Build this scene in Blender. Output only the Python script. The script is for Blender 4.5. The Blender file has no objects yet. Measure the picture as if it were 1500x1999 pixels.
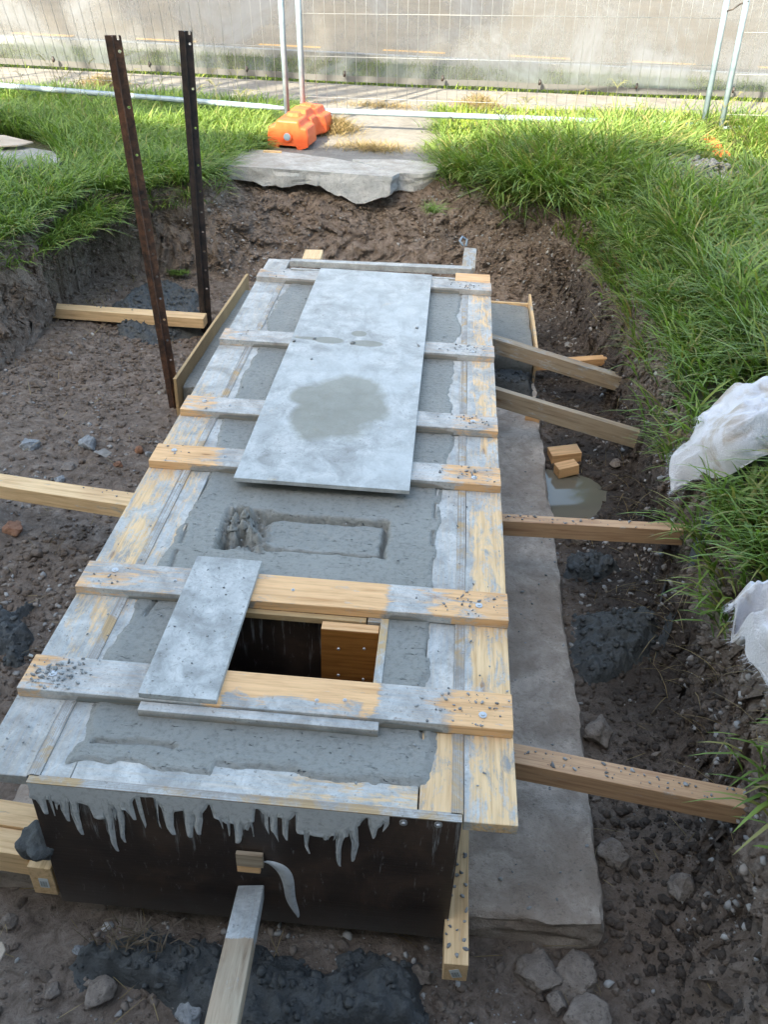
import bpy, math, random
import numpy as np
from mathutils import Matrix, Vector
random.seed(7); rng = np.random.default_rng(11)
scene = bpy.context.scene
col = scene.collection

# ------------------------------------------------------------ camera
FPX = 1713.85
CP = np.array([0.2202, -1.6351, 2.578])
CR = np.array([[0.9960753, -0.0466656, -0.0752084],
               [0.0811216, 0.8211943, 0.5648533],
               [0.0354015, -0.5687374, 0.8217570]])      # columns: right, forward, up
cam_d = bpy.data.cameras.new('camera'); cam = bpy.data.objects.new('camera', cam_d); col.objects.link(cam)
cam_d.sensor_fit = 'VERTICAL'; cam_d.sensor_height = 36; cam_d.lens = FPX / 1999 * 36
cam_d.clip_start = 0.05; cam_d.clip_end = 500
M = Matrix.Identity(4)
for r in range(3):
    M[r][0] = CR[r][0]; M[r][1] = CR[r][2]; M[r][2] = -CR[r][1]; M[r][3] = CP[r]
cam.matrix_world = M
scene.camera = cam

# ------------------------------------------------------------ light
SUN_EL = math.radians(34); SUN_AZ = math.radians(207)     # azimuth clockwise from +Y
sdir = Vector((math.sin(SUN_AZ) * math.cos(SUN_EL), math.cos(SUN_AZ) * math.cos(SUN_EL), math.sin(SUN_EL)))
w = bpy.data.worlds.new('World'); scene.world = w; w.use_nodes = True
nt = w.node_tree
sky = nt.nodes.new('ShaderNodeTexSky'); sky.sky_type = 'NISHITA'; sky.sun_disc = False
sky.sun_elevation = SUN_EL; sky.sun_rotation = SUN_AZ
sky.air_density = 1.0; sky.dust_density = 3.0; sky.ozone_density = 1.0
bg = nt.nodes['Background']; bg.inputs[1].default_value = 0.15
nt.links.new(sky.outputs[0], bg.inputs[0])
sd = bpy.data.lights.new('sun', 'SUN'); sd.energy = 3.3; sd.angle = math.radians(0.5); sd.color = (1, .93, .82)
sun = bpy.data.objects.new('sun', sd); col.objects.link(sun)
sun.rotation_euler = sdir.to_track_quat('Z', 'Y').to_euler()
scene.view_settings.view_transform = 'Standard'; scene.view_settings.look = 'None'
scene.view_settings.exposure = 2.5; scene.view_settings.use_white_balance = True; scene.view_settings.white_balance_temperature = 7600; scene.view_settings.white_balance_tint = 3; scene.view_settings.gamma = 1

G = 0.75        # level of the grass and paths round the pit

def at(u, v, z):           # point of the plane z seen at photo pixel u, v
    d = CR @ np.array([(u - 750) / FPX, 1, -(v - 999.5) / FPX])
    return CP + d * (z - CP[2]) / d[2]
def aty(u, v, y):
    d = CR @ np.array([(u - 750) / FPX, 1, -(v - 999.5) / FPX])
    return CP + d * (y - CP[1]) / d[1]

# ------------------------------------------------------------ noise
def _hash(ix, iy, seed):
    h = (ix.astype(np.int64) * 374761393 + iy.astype(np.int64) * 668265263 + seed * 1274126177) & 0xFFFFFFFF
    h = ((h ^ (h >> 13)) * 1274126177) & 0xFFFFFFFF
    h = ((h ^ (h >> 16)) * 2246822519) & 0xFFFFFFFF
    return ((h ^ (h >> 15)) & 0xFFFF) / 65535.0
def vn(x, y, seed=0):
    x = np.asarray(x, float); y = np.asarray(y, float)
    ix = np.floor(x); iy = np.floor(y); fx = x - ix; fy = y - iy
    fx = fx * fx * (3 - 2 * fx); fy = fy * fy * (3 - 2 * fy)
    a = _hash(ix, iy, seed); b = _hash(ix + 1, iy, seed); c = _hash(ix, iy + 1, seed); d = _hash(ix + 1, iy + 1, seed)
    return (a + (b - a) * fx) * (1 - fy) + (c + (d - c) * fx) * fy - .5
def fbm(x, y, seed=0, o=4, g=.5):
    s = 0; a = 1
    for k in range(o):
        s = s + a * vn(x, y, seed + k * 17); a *= g
        x, y = x * 1.9 + y * .7 + 3.1, y * 1.9 - x * .7 * 1 / 1.9 + 7.7
    return s
def lumps(x, y, seed=0):            # rounded clods: cell noise
    ix = np.floor(x); iy = np.floor(y); best = np.full(np.shape(x), 9.)
    for dx in (-1, 0, 1):
        for dy in (-1, 0, 1):
            cx = ix + dx; cy = iy + dy
            px = cx + _hash(cx, cy, seed); py = cy + _hash(cx, cy, seed + 5)
            best = np.minimum(best, (x - px) ** 2 + (y - py) ** 2)
    return np.clip(1 - best * 1.6, 0, 1)
def smooth(t):
    t = np.clip(t, 0, 1); return t * t * (3 - 2 * t)
def sdist(x, y, poly):              # signed distance, negative inside
    x = np.asarray(x, float); y = np.asarray(y, float)
    d = np.full(x.shape, 1e9); ins = np.zeros(x.shape, bool)
    n = len(poly)
    for i in range(n):
        ax, ay = poly[i][:2]; bx, by = poly[(i + 1) % n][:2]
        ex, ey = bx - ax, by - ay
        t = np.clip(((x - ax) * ex + (y - ay) * ey) / (ex * ex + ey * ey + 1e-12), 0, 1)
        d = np.minimum(d, (x - ax - t * ex) ** 2 + (y - ay - t * ey) ** 2)
        c = (ay > y) != (by > y)
        with np.errstate(divide='ignore', invalid='ignore'):
            xi = ax + (y - ay) * ex / (ey if ey != 0 else 1e-12)
        ins ^= c & (x < xi)
    d = np.sqrt(d); return np.where(ins, -d, d)

# ------------------------------------------------------------ object helpers
def link(o, parent=None):
    col.objects.link(o)
    if parent is not None:
        o.parent = parent
    return o
def wmat(o):
    m = o.matrix_basis.copy()
    return wmat(o.parent) @ m if o.parent else m
def tag(o, label=None, cat=None, group=None, kind=None):
    if label: o['label'] = label
    if cat: o['category'] = cat
    if group: o['group'] = group
    if kind: o['kind'] = kind
    return o
def empty(name, loc, label, cat, group=None, kind=None):
    o = bpy.data.objects.new(name, None); o.location = Vector([float(c) for c in loc]); o.empty_display_size = .1
    link(o); return tag(o, label, cat, group, kind)
def mesh_np(name, V, F4=None, F3=None, smooth_=True, attrs=None):
    V = np.asarray(V, np.float32); me = bpy.data.meshes.new(name)
    F4 = np.zeros((0, 4), np.int32) if F4 is None else np.asarray(F4, np.int32).reshape(-1, 4)
    F3 = np.zeros((0, 3), np.int32) if F3 is None else np.asarray(F3, np.int32).reshape(-1, 3)
    me.vertices.add(len(V)); me.vertices.foreach_set('co', V.ravel())
    me.loops.add(F4.size + F3.size)
    me.loops.foreach_set('vertex_index', np.concatenate([F4.ravel(), F3.ravel()]))
    me.polygons.add(len(F4) + len(F3))
    st = np.concatenate([np.arange(len(F4)) * 4, len(F4) * 4 + np.arange(len(F3)) * 3]).astype(np.int32)
    me.polygons.foreach_set('loop_start', st)
    me.update(calc_edges=True); me.validate()
    if smooth_: me.polygons.foreach_set('use_smooth', np.ones(len(me.polygons), bool))
    for k, a in (attrs or {}).items():
        at_ = me.attributes.new(k, 'FLOAT', 'POINT'); at_.data.foreach_set('value', np.asarray(a, np.float32))
    return me
def obj(name, me, mat, parent=None, m=None):
    o = bpy.data.objects.new(name, me); link(o, parent)
    if mat: me.materials.append(mat)
    m = m or Matrix.Identity(4)
    o.matrix_basis = (wmat(parent).inverted() @ m) if parent else m
    return o
def pymesh(name, V, F, smooth_=False):
    me = bpy.data.meshes.new(name); me.from_pydata([tuple(map(float, v)) for v in V], [], F); me.update()
    if smooth_: me.polygons.foreach_set('use_smooth', [True] * len(me.polygons))
    return me
def bevel(o, wd=.002, seg=2):
    b = o.modifiers.new('bevel', 'BEVEL'); b.width = wd; b.segments = seg; b.limit_method = 'ANGLE'; b.angle_limit = math.radians(40)
    return o
def frame(a, b, up=(0, 0, 1)):
    a = Vector([float(c) for c in a]); b = Vector([float(c) for c in b]); X = (b - a); L = X.length; X.normalize()
    Z = Vector(up); Z = (Z - X * Z.dot(X)).normalized(); Y = Z.cross(X)
    m = Matrix.Identity(4)
    for r in range(3): m[r][0], m[r][1], m[r][2], m[r][3] = X[r], Y[r], Z[r], a[r]
    return m, L
def plank(name, a, b, wd, t, mat, parent=None, cem=0.0, up=(0, 0, 1), bv=.0025, warp=.0015, step=.02):
    """board whose top face runs centred from a to b; cem = cement cover, number or f(world xyz)"""
    m, L = frame(a, b, up)
    nx = max(2, int(L / step)); ny = 4; xs = np.linspace(0, L, nx + 1); ys = np.linspace(-wd / 2, wd / 2, ny + 1)
    V = []; idx = {}
    def vid(i, j, k):
        if (i, j, k) not in idx:
            idx[i, j, k] = len(V)
            V.append((xs[i], ys[j] + warp * math.sin(xs[i] * 5 + k + L * 9), (0 if k else -t) + warp * math.sin(xs[i] * 4 + L * 7 + j * .4)))
        return idx[i, j, k]
    F = []
    for i in range(nx):
        for j in range(ny):
            F.append((vid(i, j, 1), vid(i + 1, j, 1), vid(i + 1, j + 1, 1), vid(i, j + 1, 1)))
            F.append((vid(i, j, 0), vid(i, j + 1, 0), vid(i + 1, j + 1, 0), vid(i + 1, j, 0)))
        F.append((vid(i, 0, 0), vid(i + 1, 0, 0), vid(i + 1, 0, 1), vid(i, 0, 1)))
        F.append((vid(i + 1, ny, 0), vid(i, ny, 0), vid(i, ny, 1), vid(i + 1, ny, 1)))
    for j in range(ny):
        F.append((vid(0, j + 1, 0), vid(0, j, 0), vid(0, j, 1), vid(0, j + 1, 1)))
        F.append((vid(nx, j, 0), vid(nx, j + 1, 0), vid(nx, j + 1, 1), vid(nx, j, 1)))
    me = pymesh(name, V, F)
    c = [cem(m @ Vector(v)) if callable(cem) else cem for v in V]
    a_ = me.attributes.new('cem', 'FLOAT', 'POINT'); a_.data.foreach_set('value', np.array(c, np.float32))
    rd = me.attributes.new('seed', 'FLOAT', 'POINT'); rd.data.foreach_set('value', np.full(len(V), random.random() * 20, np.float32))
    o = obj(name, me, mat, parent, m)
    return bevel(o, bv) if bv else o
def boxm(name, lo, hi, mat, parent=None, bv=.002, cem=0.0):
    x0, y0, z0 = lo; x1, y1, z1 = hi
    if (x1 - x0) >= (y1 - y0):
        return plank(name, (x0, (y0 + y1) / 2, z1), (x1, (y0 + y1) / 2, z1), y1 - y0, z1 - z0, mat, parent, cem, bv=bv, warp=0, step=.03)
    return plank(name, ((x0 + x1) / 2, y0, z1), ((x0 + x1) / 2, y1, z1), x1 - x0, z1 - z0, mat, parent, cem, bv=bv, warp=0, step=.03)
def tube_v(pts, rad, n=12, closed=False):
    pts = [Vector([float(c) for c in p]) for p in pts]; V = []; F = []; K = len(pts)
    rads = rad if hasattr(rad, '__len__') else [rad] * K
    prev = None
    for i, p in enumerate(pts):
        d = (pts[min(i + 1, K - 1)] - pts[max(i - 1, 0)]).normalized()
        if prev is None:
            n1 = d.orthogonal().normalized()
        else:
            n1 = (prev - d * prev.dot(d)).normalized()
        prev = n1; n2 = d.cross(n1)
        for k in range(n):
            a = 2 * math.pi * k / n
            V.append(p + (n1 * math.cos(a) + n2 * math.sin(a)) * rads[i])
    for i in range(K - 1):
        for k in range(n):
            F.append((i * n + k, i * n + (k + 1) % n, (i + 1) * n + (k + 1) % n, (i + 1) * n + k))
    if n >= 3 and not closed:
        F.append(tuple(range(n - 1, -1, -1))); F.append(tuple((K - 1) * n + k for k in range(n)))
    return V, F
def tube(name, pts, rad, mat, parent=None, n=12):
    V, F = tube_v(pts, rad, n); me = pymesh(name, V, F, True)
    return obj(name, me, mat, parent)
def join_v(parts):
    V = []; F = []
    for v, f in parts:
        k = len(V); V += list(v); F += [tuple(i + k for i in q) for q in f]
    return V, F

# ------------------------------------------------------------ materials
class NT:
    def __init__(s, name):
        s.m = bpy.data.materials.new(name); s.m.use_nodes = True; s.t = s.m.node_tree; s.b = s.t.nodes['Principled BSDF']
        s.b.inputs['Roughness'].default_value = .8
    def n(s, typ, **k):
        x = s.t.nodes.new('ShaderNode' + typ)
        for a, v in k.items(): setattr(x, a, v)
        return x
    def l(s, a, b): s.t.links.new(a, b)
    def coord(s, kind='Object', scale=(1, 1, 1), seed=False):
        c = s.n('TexCoord'); mp = s.n('Mapping'); s.l(c.outputs[kind], mp.inputs[0]); mp.inputs['Scale'].default_value = scale
        if seed:
            a = s.n('Attribute', attribute_name='seed'); s.l(a.outputs['Fac'], mp.inputs['Location'])
        return mp.outputs[0]
    def noise(s, vec, sc, det=4, rough=.55, dist=0):
        x = s.n('TexNoise'); s.l(vec, x.inputs['Vector']); x.inputs['Scale'].default_value = sc; x.inputs['Detail'].default_value = det
        x.inputs['Roughness'].default_value = rough; x.inputs['Distortion'].default_value = dist
        return x.outputs['Fac']
    def ramp(s, fac, stops):
        x = s.n('ValToRGB'); s.l(fac, x.inputs[0]); e = x.color_ramp.elements
        while len(e) < len(stops): e.new(.5)
        for q, (p, c) in zip(e, stops):
            q.position = p; q.color = (c, c, c, 1) if not hasattr(c, '__len__') else (*c, 1)
        return x.outputs[0]
    def math(s, op, a, b=None, clamp=False):
        x = s.n('Math', operation=op); x.use_clamp = clamp
        for i, v in enumerate((a, b)):
            if v is None: continue
            if hasattr(v, 'is_linked') or hasattr(v, 'links'): s.l(v, x.inputs[i])
            else: x.inputs[i].default_value = v
        return x.outputs[0]
    def mix(s, fac, a, b, mode='MIX'):
        x = s.n('MixRGB', blend_type=mode)
        for i, v in enumerate((fac, a, b)):
            if hasattr(v, 'links'): s.l(v, x.inputs[i])
            elif hasattr(v, '__len__'): x.inputs[i].default_value = (*v, 1)
            else: x.inputs[i].default_value = v
        return x.outputs[0]
    def attr(s, name): return s.n('Attribute', attribute_name=name).outputs['Fac']
    def bump(s, h, dist=.01, strength=1, normal=None):
        x = s.n('Bump'); s.l(h, x.inputs['Height']); x.inputs['Distance'].default_value = dist; x.inputs['Strength'].default_value = strength
        if normal: s.l(normal, x.inputs['Normal'])
        s.l(x.outputs[0], s.b.inputs['Normal']); return x.outputs[0]
    def base(s, c):
        if hasattr(c, 'links'): s.l(c, s.b.inputs['Base Color'])
        else: s.b.inputs['Base Color'].default_value = (*c, 1)
    def rough(s, r):
        if hasattr(r, 'links'): s.l(r, s.b.inputs['Roughness'])
        else: s.b.inputs['Roughness'].default_value = r
def cement_film(k, vec):
    a = k.noise(vec, 9, 5, .6, .6)
    c = k.ramp(a, [(.32, (.25, .265, .27)), (.47, (.36, .385, .395)), (.56, (.45, .475, .485)), (.7, (.56, .58, .58))])
    sm = k.noise(vec, 26, 8, .8, 2.5); c = k.mix(k.ramp(sm, [(.40, .45), (.52, 0)]), c, (.22, .235, .24)); c = k.mix(k.ramp(sm, [(.58, 0), (.68, .4)]), c, (.66, .67, .66))
    d = k.noise(vec, 70, 5, .7)
    return k.mix(k.ramp(d, [(.60, 0), (.66, .75)]), c, (.15, .16, .16))
def timber(name, light=(.74, .45, .23), dark=(.52, .27, .11), red=0.0):
    k = NT(name)
    v = k.coord('Object', (1.2, 22, 22), True); v0 = k.coord('Object', (1, 1, 1), True)
    g = k.noise(v, 3.0, 6, .65, .5); g2 = k.noise(v, 11, 3)
    kn = k.noise(v0, 3, 2)
    wood = k.ramp(g, [(.28, dark), (.5, light), (.75, tuple(min(1, c * 1.18) for c in light))])
    wood = k.mix(k.math('MULTIPLY', k.ramp(g2, [(.55, 0), (.7, 1)]), .35), wood, dark)
    wood = k.mix(k.math('MULTIPLY', k.ramp(kn, [(.5, 0), (.75, 1)]), .3 + red), wood, (.36, .16, .07))
    kv = k.n('TexVoronoi'); k.l(k.coord('Object', (2.6, 9, 9), True), kv.inputs['Vector']); kv.inputs['Scale'].default_value = 1.3
    kd = k.math('ADD', kv.outputs['Distance'], k.math('MULTIPLY', k.math('SUBTRACT', g, .5), .12))
    wood = k.mix(k.ramp(kd, [(.07, 1), (.11, 0)]), wood, (.20, .085, .03)); wood = k.mix(k.ramp(kd, [(.12, .45), (.26, 0)]), wood, dark)
    cf = cement_film(k, v0)
    vs = k.coord('Object', (2.0, 5, 5), True)
    nz = k.noise(vs, 4, 9, .74, .5)
    fz = k.noise(v, 5, 5, .7)
    nz = k.math('ADD', k.math('MULTIPLY', nz, .75), k.math('MULTIPLY', fz, .25))
    fac = k.math('ADD', k.math('MULTIPLY', k.math('ADD', k.math('SUBTRACT', nz, .5), k.math('MULTIPLY', k.math('SUBTRACT', k.attr('cem'), .5), .42)), 9), .5, True)
    k_w = k.math('MULTIPLY', k.math('SUBTRACT', k.attr('cem'), 1.05), 6, True); cf = k.mix(k.math('MULTIPLY', k_w, .85), cf, (.14, .16, .155))
    thin = k.math('MULTIPLY', fac, k.ramp(fz, [(.3, .72), (.6, .97)]))
    k.base(k.mix(thin, wood, cf))
    k.rough(k.ramp(nz, [(.3, .62), (.7, .85)]))
    h = k.math('ADD', k.math('MULTIPLY', g2, .4), k.math('MULTIPLY', fac, k.noise(v0, 70, 5, .7)))
    k.bump(h, .0025, .9)
    return k.m
M_T = timber('pine')
M_TP = timber('pale_pine', (.72, .50, .28), (.50, .30, .14))
M_TG = timber('grey_pine', (.36, .29, .21), (.20, .14, .09))
M_TR = timber('red_pine', (.50, .31, .18), (.30, .15, .08), .2)
def plywood(name, light=(.55, .38, .2), film=False):
    k = NT(name); geo = k.n('TexCoord'); sep = k.n('SeparateXYZ'); k.l(geo.outputs['Object'], sep.inputs[0])
    v = k.coord('Object', (2, 30, 2), True); v0 = k.coord('Object', (1, 1, 1), True)
    g = k.noise(v, 3, 5, .6, .3)
    wood = k.ramp(g, [(.3, tuple(c * .72 for c in light)), (.7, light)])
    cf = cement_film(k, v0)
    wet = k.noise(v0, 2.2, 4, .6, .8)
    nz = k.noise(v0, 6, 8, .7, .5)
    fac = k.math('ADD', k.math('MULTIPLY', k.math('ADD', k.math('SUBTRACT', nz, .5), k.math('MULTIPLY', k.math('SUBTRACT', k.attr('cem'), .5), .42)), 9), .5, True)
    # the layers show on the edges: stripes through the thickness
    lay = k.math('SINE', k.math('MULTIPLY', sep.outputs[2], 1100)); lay = k.ramp(lay, [(.3, 0), (.6, 1)])
    nm = k.n('NewGeometry'); vt = k.n('VectorTransform', vector_type='NORMAL', convert_from='WORLD', convert_to='OBJECT'); k.l(nm.outputs['True Normal'], vt.inputs[0])
    sn = k.n('SeparateXYZ'); k.l(vt.outputs[0], sn.inputs[0])
    side = k.math('LESS_THAN', k.math('ABSOLUTE', sn.outputs[2]), .5)
    wood = k.mix(k.math('MULTIPLY', side, k.math('MULTIPLY', lay, .55)), wood, (.22, .13, .06))
    c = k.mix(k.math('MULTIPLY', fac, .93), wood, cf)
    k.base(c); k.rough(.75)
    k.bump(k.math('ADD', k.noise(v0, 60, 6, .7), k.math('MULTIPLY', nz, 2)), .002, .9)
    return k, c
k, c = plywood('plywood'); M_PLY = k.m
# the big sheet: dry grey cement film, damp puddled stains where water lay
k, c = plywood('plywood_stained')
def blob(k, cx, cy, rx, ry, amp=.35, sc=5.5):
    v = k.coord('Object'); sp = k.n('SeparateXYZ'); k.l(v, sp.inputs[0])
    a = k.math('POWER', k.math('DIVIDE', k.math('SUBTRACT', sp.outputs[0], cx), rx), 2)
    b = k.math('POWER', k.math('DIVIDE', k.math('SUBTRACT', sp.outputs[1], cy), ry), 2)
    d = k.math('SQRT', k.math('ADD', a, b))
    d = k.math('ADD', d, k.math('MULTIPLY', k.math('SUBTRACT', k.noise(v, sc, 3), .5), amp * 2))
    return k.math('MULTIPLY', k.math('SUBTRACT', 1.0, d), 4.5, True)
# local x runs along the sheet from its near end (world +y), local y = world -x
st = None
for (wx, wy, rx, ry, am) in ((-.19, 1.90, .34, .22, .38), (-.28, 1.78, .24, .14, .3), (-.33, 1.96, .12, .12, .3),
                             (-.345, 2.60, .045, .085, .1), (-.44, 2.61, .018, .11, .08), (-.20, 2.71, .042, .045, .1), (-.15, 2.59, .042, .095, .1)):
    b_ = blob(k, wy - 1.23, -(wx + .195), rx, ry, am)
    if am < .2: b_ = k.math('MULTIPLY', b_, 1.25, True)
    st = b_ if st is None else k.math('MAXIMUM', st, b_)
dirty = k.noise(k.coord('Object', (1, 1, 1)), 1.6, 5, .65, .7)
c = k.mix(k.ramp(dirty, [(.40, 0), (.62, .6)]), c, (.50, .535, .545)); c = k.mix(k.ramp(k.noise(k.coord('Object', (1, 2.2, 1)), 3.2, 7, .7, 1.2), [(.52, 0), (.66, .5)]), c, (.30, .31, .31))
c = k.mix(k.math('MULTIPLY', st, .78), c, k.mix(dirty, (.14, .135, .10), (.27, .26, .21)))
k.base(c); k.rough(k.math('SUBTRACT', .8, k.math('MULTIPLY', st, .25)))
M_BIG = k.m
# dark film-faced form ply
k = NT('film_plywood'); v = k.coord(); n1 = k.noise(v, 5, 6, .65, .5)
v2 = k.coord('Object', (2, 60, 60)); gr = k.noise(v2, 2, 5)
c = k.ramp(n1, [(.3, (.018, .012, .011)), (.5, (.036, .024, .019)), (.7, (.08, .050, .036))])
sc = k.noise(k.coord('Object', (10, 10, 2.5)), 6, 8, .8, .2)
c = k.mix(k.ramp(sc, [(.60, 0), (.66, .6)]), c, (.22, .22, .23))
k.base(c); k.rough(k.ramp(n1, [(.3, .35), (.7, .6)])); k.bump(k.math('ADD', gr, n1), .002, .4); M_FILM = k.m
sp = k.n('SeparateXYZ'); k.l(v, sp.inputs[0]); dep = k.math('ADD', 1.0, k.math('MULTIPLY', sp.outputs[2], 2.6), True)
stk = k.noise(k.coord('Object', (38, 1, 3.2)), 1, 9, .72, .3); stk2 = k.noise(k.coord('Object', (3, 1, 3)), 1.5, 2)
fs = k.math('MULTIPLY', k.math('MULTIPLY', k.math('SUBTRACT', k.math('ADD', stk, k.math('MULTIPLY', dep, .14)), .66), 14, True), k.ramp(stk2, [(.42, 0), (.55, .75)]))
mud = k.math('MULTIPLY', k.math('SUBTRACT', -.36, k.math('ADD', sp.outputs[2], k.math('MULTIPLY', n1, .12))), 5, True)
c = k.mix(mud, c, (.10, .085, .075)); k.base(k.mix(k.math('MULTIPLY', fs, .8), c, (.34, .36, .38))); M_FILM = k.m
k = NT('varnished_board'); v = k.coord('Object', (2, 30, 30)); g = k.noise(v, 3, 5, .6, .4)
k.base(k.ramp(g, [(.3, (.22, .08, .018)), (.7, (.44, .19, .05))])); k.rough(.4); M_VARN = k.m
# wet concrete
def concrete(name, dark, light, rough=.6, bump=.003, trowel=False):
    k = NT(name); v = k.coord(); n1 = k.noise(v, 4, 6, .6, .4); n2 = k.noise(v, 55, 6, .7)
    c = k.mix(n1, dark, light); c = k.mix(k.ramp(n2, [(.35, .5), (.5, 0)]), c, tuple(x * .6 for x in dark))
    k.base(c); k.rough(rough)
    h = k.math('ADD', n2, k.math('MULTIPLY', n1, .5))
    if trowel:
        v3 = k.coord('Object', (2, 45, 1)); h = k.math('ADD', h, k.math('MULTIPLY', k.noise(v3, 4, 4, .6, .3), .5))
        pits = k.noise(k.coord('Object', (1, 3, 1)), 26, 4, .75, 1.0)
        pm = k.ramp(pits, [(.335, 1), (.36, 0)])
        c = k.mix(pm, c, (.05, .055, .055)); k.base(c); h = k.math('SUBTRACT', h, k.math('MULTIPLY', pm, 2.5))
    k.bump(h, bump, 1); return k.m
M_CON = concrete('wet_concrete', (.17, .17, .155), (.315, .315, .295), .45, .006, True)
M_DARKCON = concrete('fresh_dark_concrete', (.05, .056, .059), (.105, .115, .12), .55, .012)
M_DRIP = concrete('cement_slurry', (.44, .46, .48), (.60, .62, .64), .6, .003)
M_SLURRY = concrete('slurry', (.16, .18, .19), (.23, .25, .26), .4, .002)
# old weathered footing and path concrete
def old_conc(name, a, b, dirt, amt=.5):
    k = NT(name); v = k.coord(); n1 = k.noise(v, 2.3, 7, .65, .6); n2 = k.noise(v, 45, 6, .75); n3 = k.noise(v, 9, 6, .7, .5)
    c = k.mix(k.ramp(n3, [(.36, 0), (.64, 1)]), a, b); c = k.mix(k.ramp(n1, [(.42, 0), (.6, amt)]), c, dirt); c = k.mix(k.ramp(n2, [(.36, .45), (.46, 0)]), c, tuple(x * .45 for x in a))
    vo = k.n('TexVoronoi'); k.l(v, vo.inputs['Vector']); vo.inputs['Scale'].default_value = 120
    c = k.mix(k.ramp(vo.outputs['Distance'], [(.12, .5), (.22, 0)]), c, tuple(x * .5 for x in a))
    k.base(c); k.rough(.92); k.bump(k.math('ADD', k.math('MULTIPLY', n2, .8), n3), .012, 1); return k.m
M_FOOT = old_conc('old_footing', (.35, .295, .25), (.60, .52, .455), (.24, .185, .145), .6)
M_PATH = old_conc('old_path', (.17, .16, .15), (.245, .235, .22), (.13, .115, .10), .5)
M_SLAB = old_conc('slab_top', (.34, .32, .29), (.52, .50, .47), (.26, .22, .18), .5)
M_BREAK = old_conc('broken_concrete', (.40, .43, .45), (.60, .62, .63), (.22, .20, .18), .35)
M_RUBBLE = old_conc('rubble', (.26, .26, .25), (.42, .42, .41), (.16, .13, .11), .5)
# soil: moist brown clay with pale grit; attribute wet darkens (damp ground), attribute turf = humus under grass
k = NT('soil'); v = k.coord('Object'); n1 = k.noise(v, 1.6, 7, .62, .5); n2 = k.noise(v, 16, 7, .72, .4); n3 = k.noise(v, 90, 5, .75)
c = k.ramp(n2, [(.30, (.075, .056, .045)), (.44, (.18, .138, .11)), (.55, (.27, .215, .178)), (.70, (.38, .325, .28))])
c = k.mix(k.ramp(n1, [(.4, 0), (.65, .55)]), c, (.22, .16, .122))
vo = k.n('TexVoronoi'); k.l(k.mix(.06, v, k.noise(v, 20, 2), 'ADD'), vo.inputs['Vector']); vo.inputs['Scale'].default_value = 38
sel = k.ramp(k.noise(v, 7, 3), [(.5, 0), (.6, 1)])
peb = k.math('MULTIPLY', k.ramp(vo.outputs['Distance'], [(.16, 1), (.24, 0)]), sel)
vc = k.ramp(vo.outputs['Color'], [(.2, (.16, .13, .11)), (.6, (.28, .24, .21)), (.9, (.40, .38, .36))])
c = k.mix(k.math('MULTIPLY', peb, .8), c, vc)
c = k.mix(k.math('MULTIPLY', k.attr('wet'), .78), c, (.038, .029, .025))
c = k.mix(k.attr('turf'), c, k.mix(n2, (.03, .04, .012), (.09, .085, .04)))
k.base(c); k.rough(k.math('SUBTRACT', .93, k.math('MULTIPLY', k.attr('wet'), .25)))
h = k.math('ADD', k.math('ADD', k.math('MULTIPLY', n2, 1.3), k.math('MULTIPLY', n3, .6)), k.math('MULTIPLY', peb, .5))
k.bump(h, .025, 1); M_SOIL = k.m
# stones
def stone(name, a, b, moss=None):
    k = NT(name); v = k.coord('Object'); n1 = k.noise(v, 9, 6, .7, .5); n2 = k.noise(v, 60, 5, .7)
    c = k.mix(k.ramp(n1, [(.3, 0), (.7, 1)]), a, b); k.base(c); k.rough(.9); c = k.mix(k.ramp(n2, [(.36, .6), (.46, 0)]), c, tuple(x * .4 for x in a)); k.base(c); k.bump(k.math('ADD', n1, n2), .012, 1); return k.m
M_ST = stone('brown_stone', (.15, .12, .10), (.38, .33, .29)); M_SB = stone('blue_stone', (.17, .185, .20), (.44, .46, .48))
M_BRICK = stone('brick', (.28, .12, .07), (.38, .22, .14))
k = NT('grit'); v = k.coord()
c = k.ramp(k.attr('tint'), [(0, (.12, .09, .07)), (.4, (.26, .22, .19)), (.7, (.26, .26, .26)), (1, (.42, .41, .40))])
k.base(c); k.rough(.9); k.bump(k.noise(v, 90, 4), .003, 1); M_GRIT = k.m
k = NT('crumb'); k.base(k.ramp(k.attr('tint'), [(0, (.14, .15, .155)), (1, (.36, .37, .375))])); k.rough(.75); k.bump(k.noise(k.coord(), 150, 4), .002, 1); M_CRUMB = k.m
# grass
def grass_mat(name, lo, mid, hi, dead=(.30, .24, .11)):
    k = NT(name); t = k.attr('tint'); c = k.ramp(t, [(0, lo), (.45, mid), (.86, hi), (.93, dead), (1, dead)])
    tip = k.attr('tip'); c = k.mix(k.math('MULTIPLY', tip, .35), c, hi)
    k.base(c); k.rough(.45); k.b.inputs['Specular IOR Level'].default_value = .4
    tr = k.n('BsdfTranslucent'); k.l(k.mix(1, c, (1.1, 1.2, .5), 'MULTIPLY'), tr.inputs[0]); mx = k.n('MixShader'); mx.inputs[0].default_value = .35
    out = k.t.nodes['Material Output']; k.l(k.b.outputs[0], mx.inputs[1]); k.l(tr.outputs[0], mx.inputs[2]); k.l(mx.outputs[0], out.inputs[0]); return k.m
M_GR = grass_mat('grass', (.045, .105, .022), (.14, .235, .055), (.28, .39, .10))
M_GL = grass_mat('lawn', (.08, .13, .02), (.17, .26, .04), (.28, .36, .06))
M_DEAD = grass_mat('dry_grass', (.20, .14, .07), (.30, .22, .12), (.42, .33, .19))
k = NT('galvanised'); v = k.coord(); n = k.noise(v, 12, 5, .6); k.base(k.ramp(n, [(.3, (.17, .24, .31)), (.7, (.28, .36, .44))])); k.b.inputs['Metallic'].default_value = .0; k.rough(k.ramp(n, [(.3, .38), (.7, .55)])); M_GALV = k.m
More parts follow.
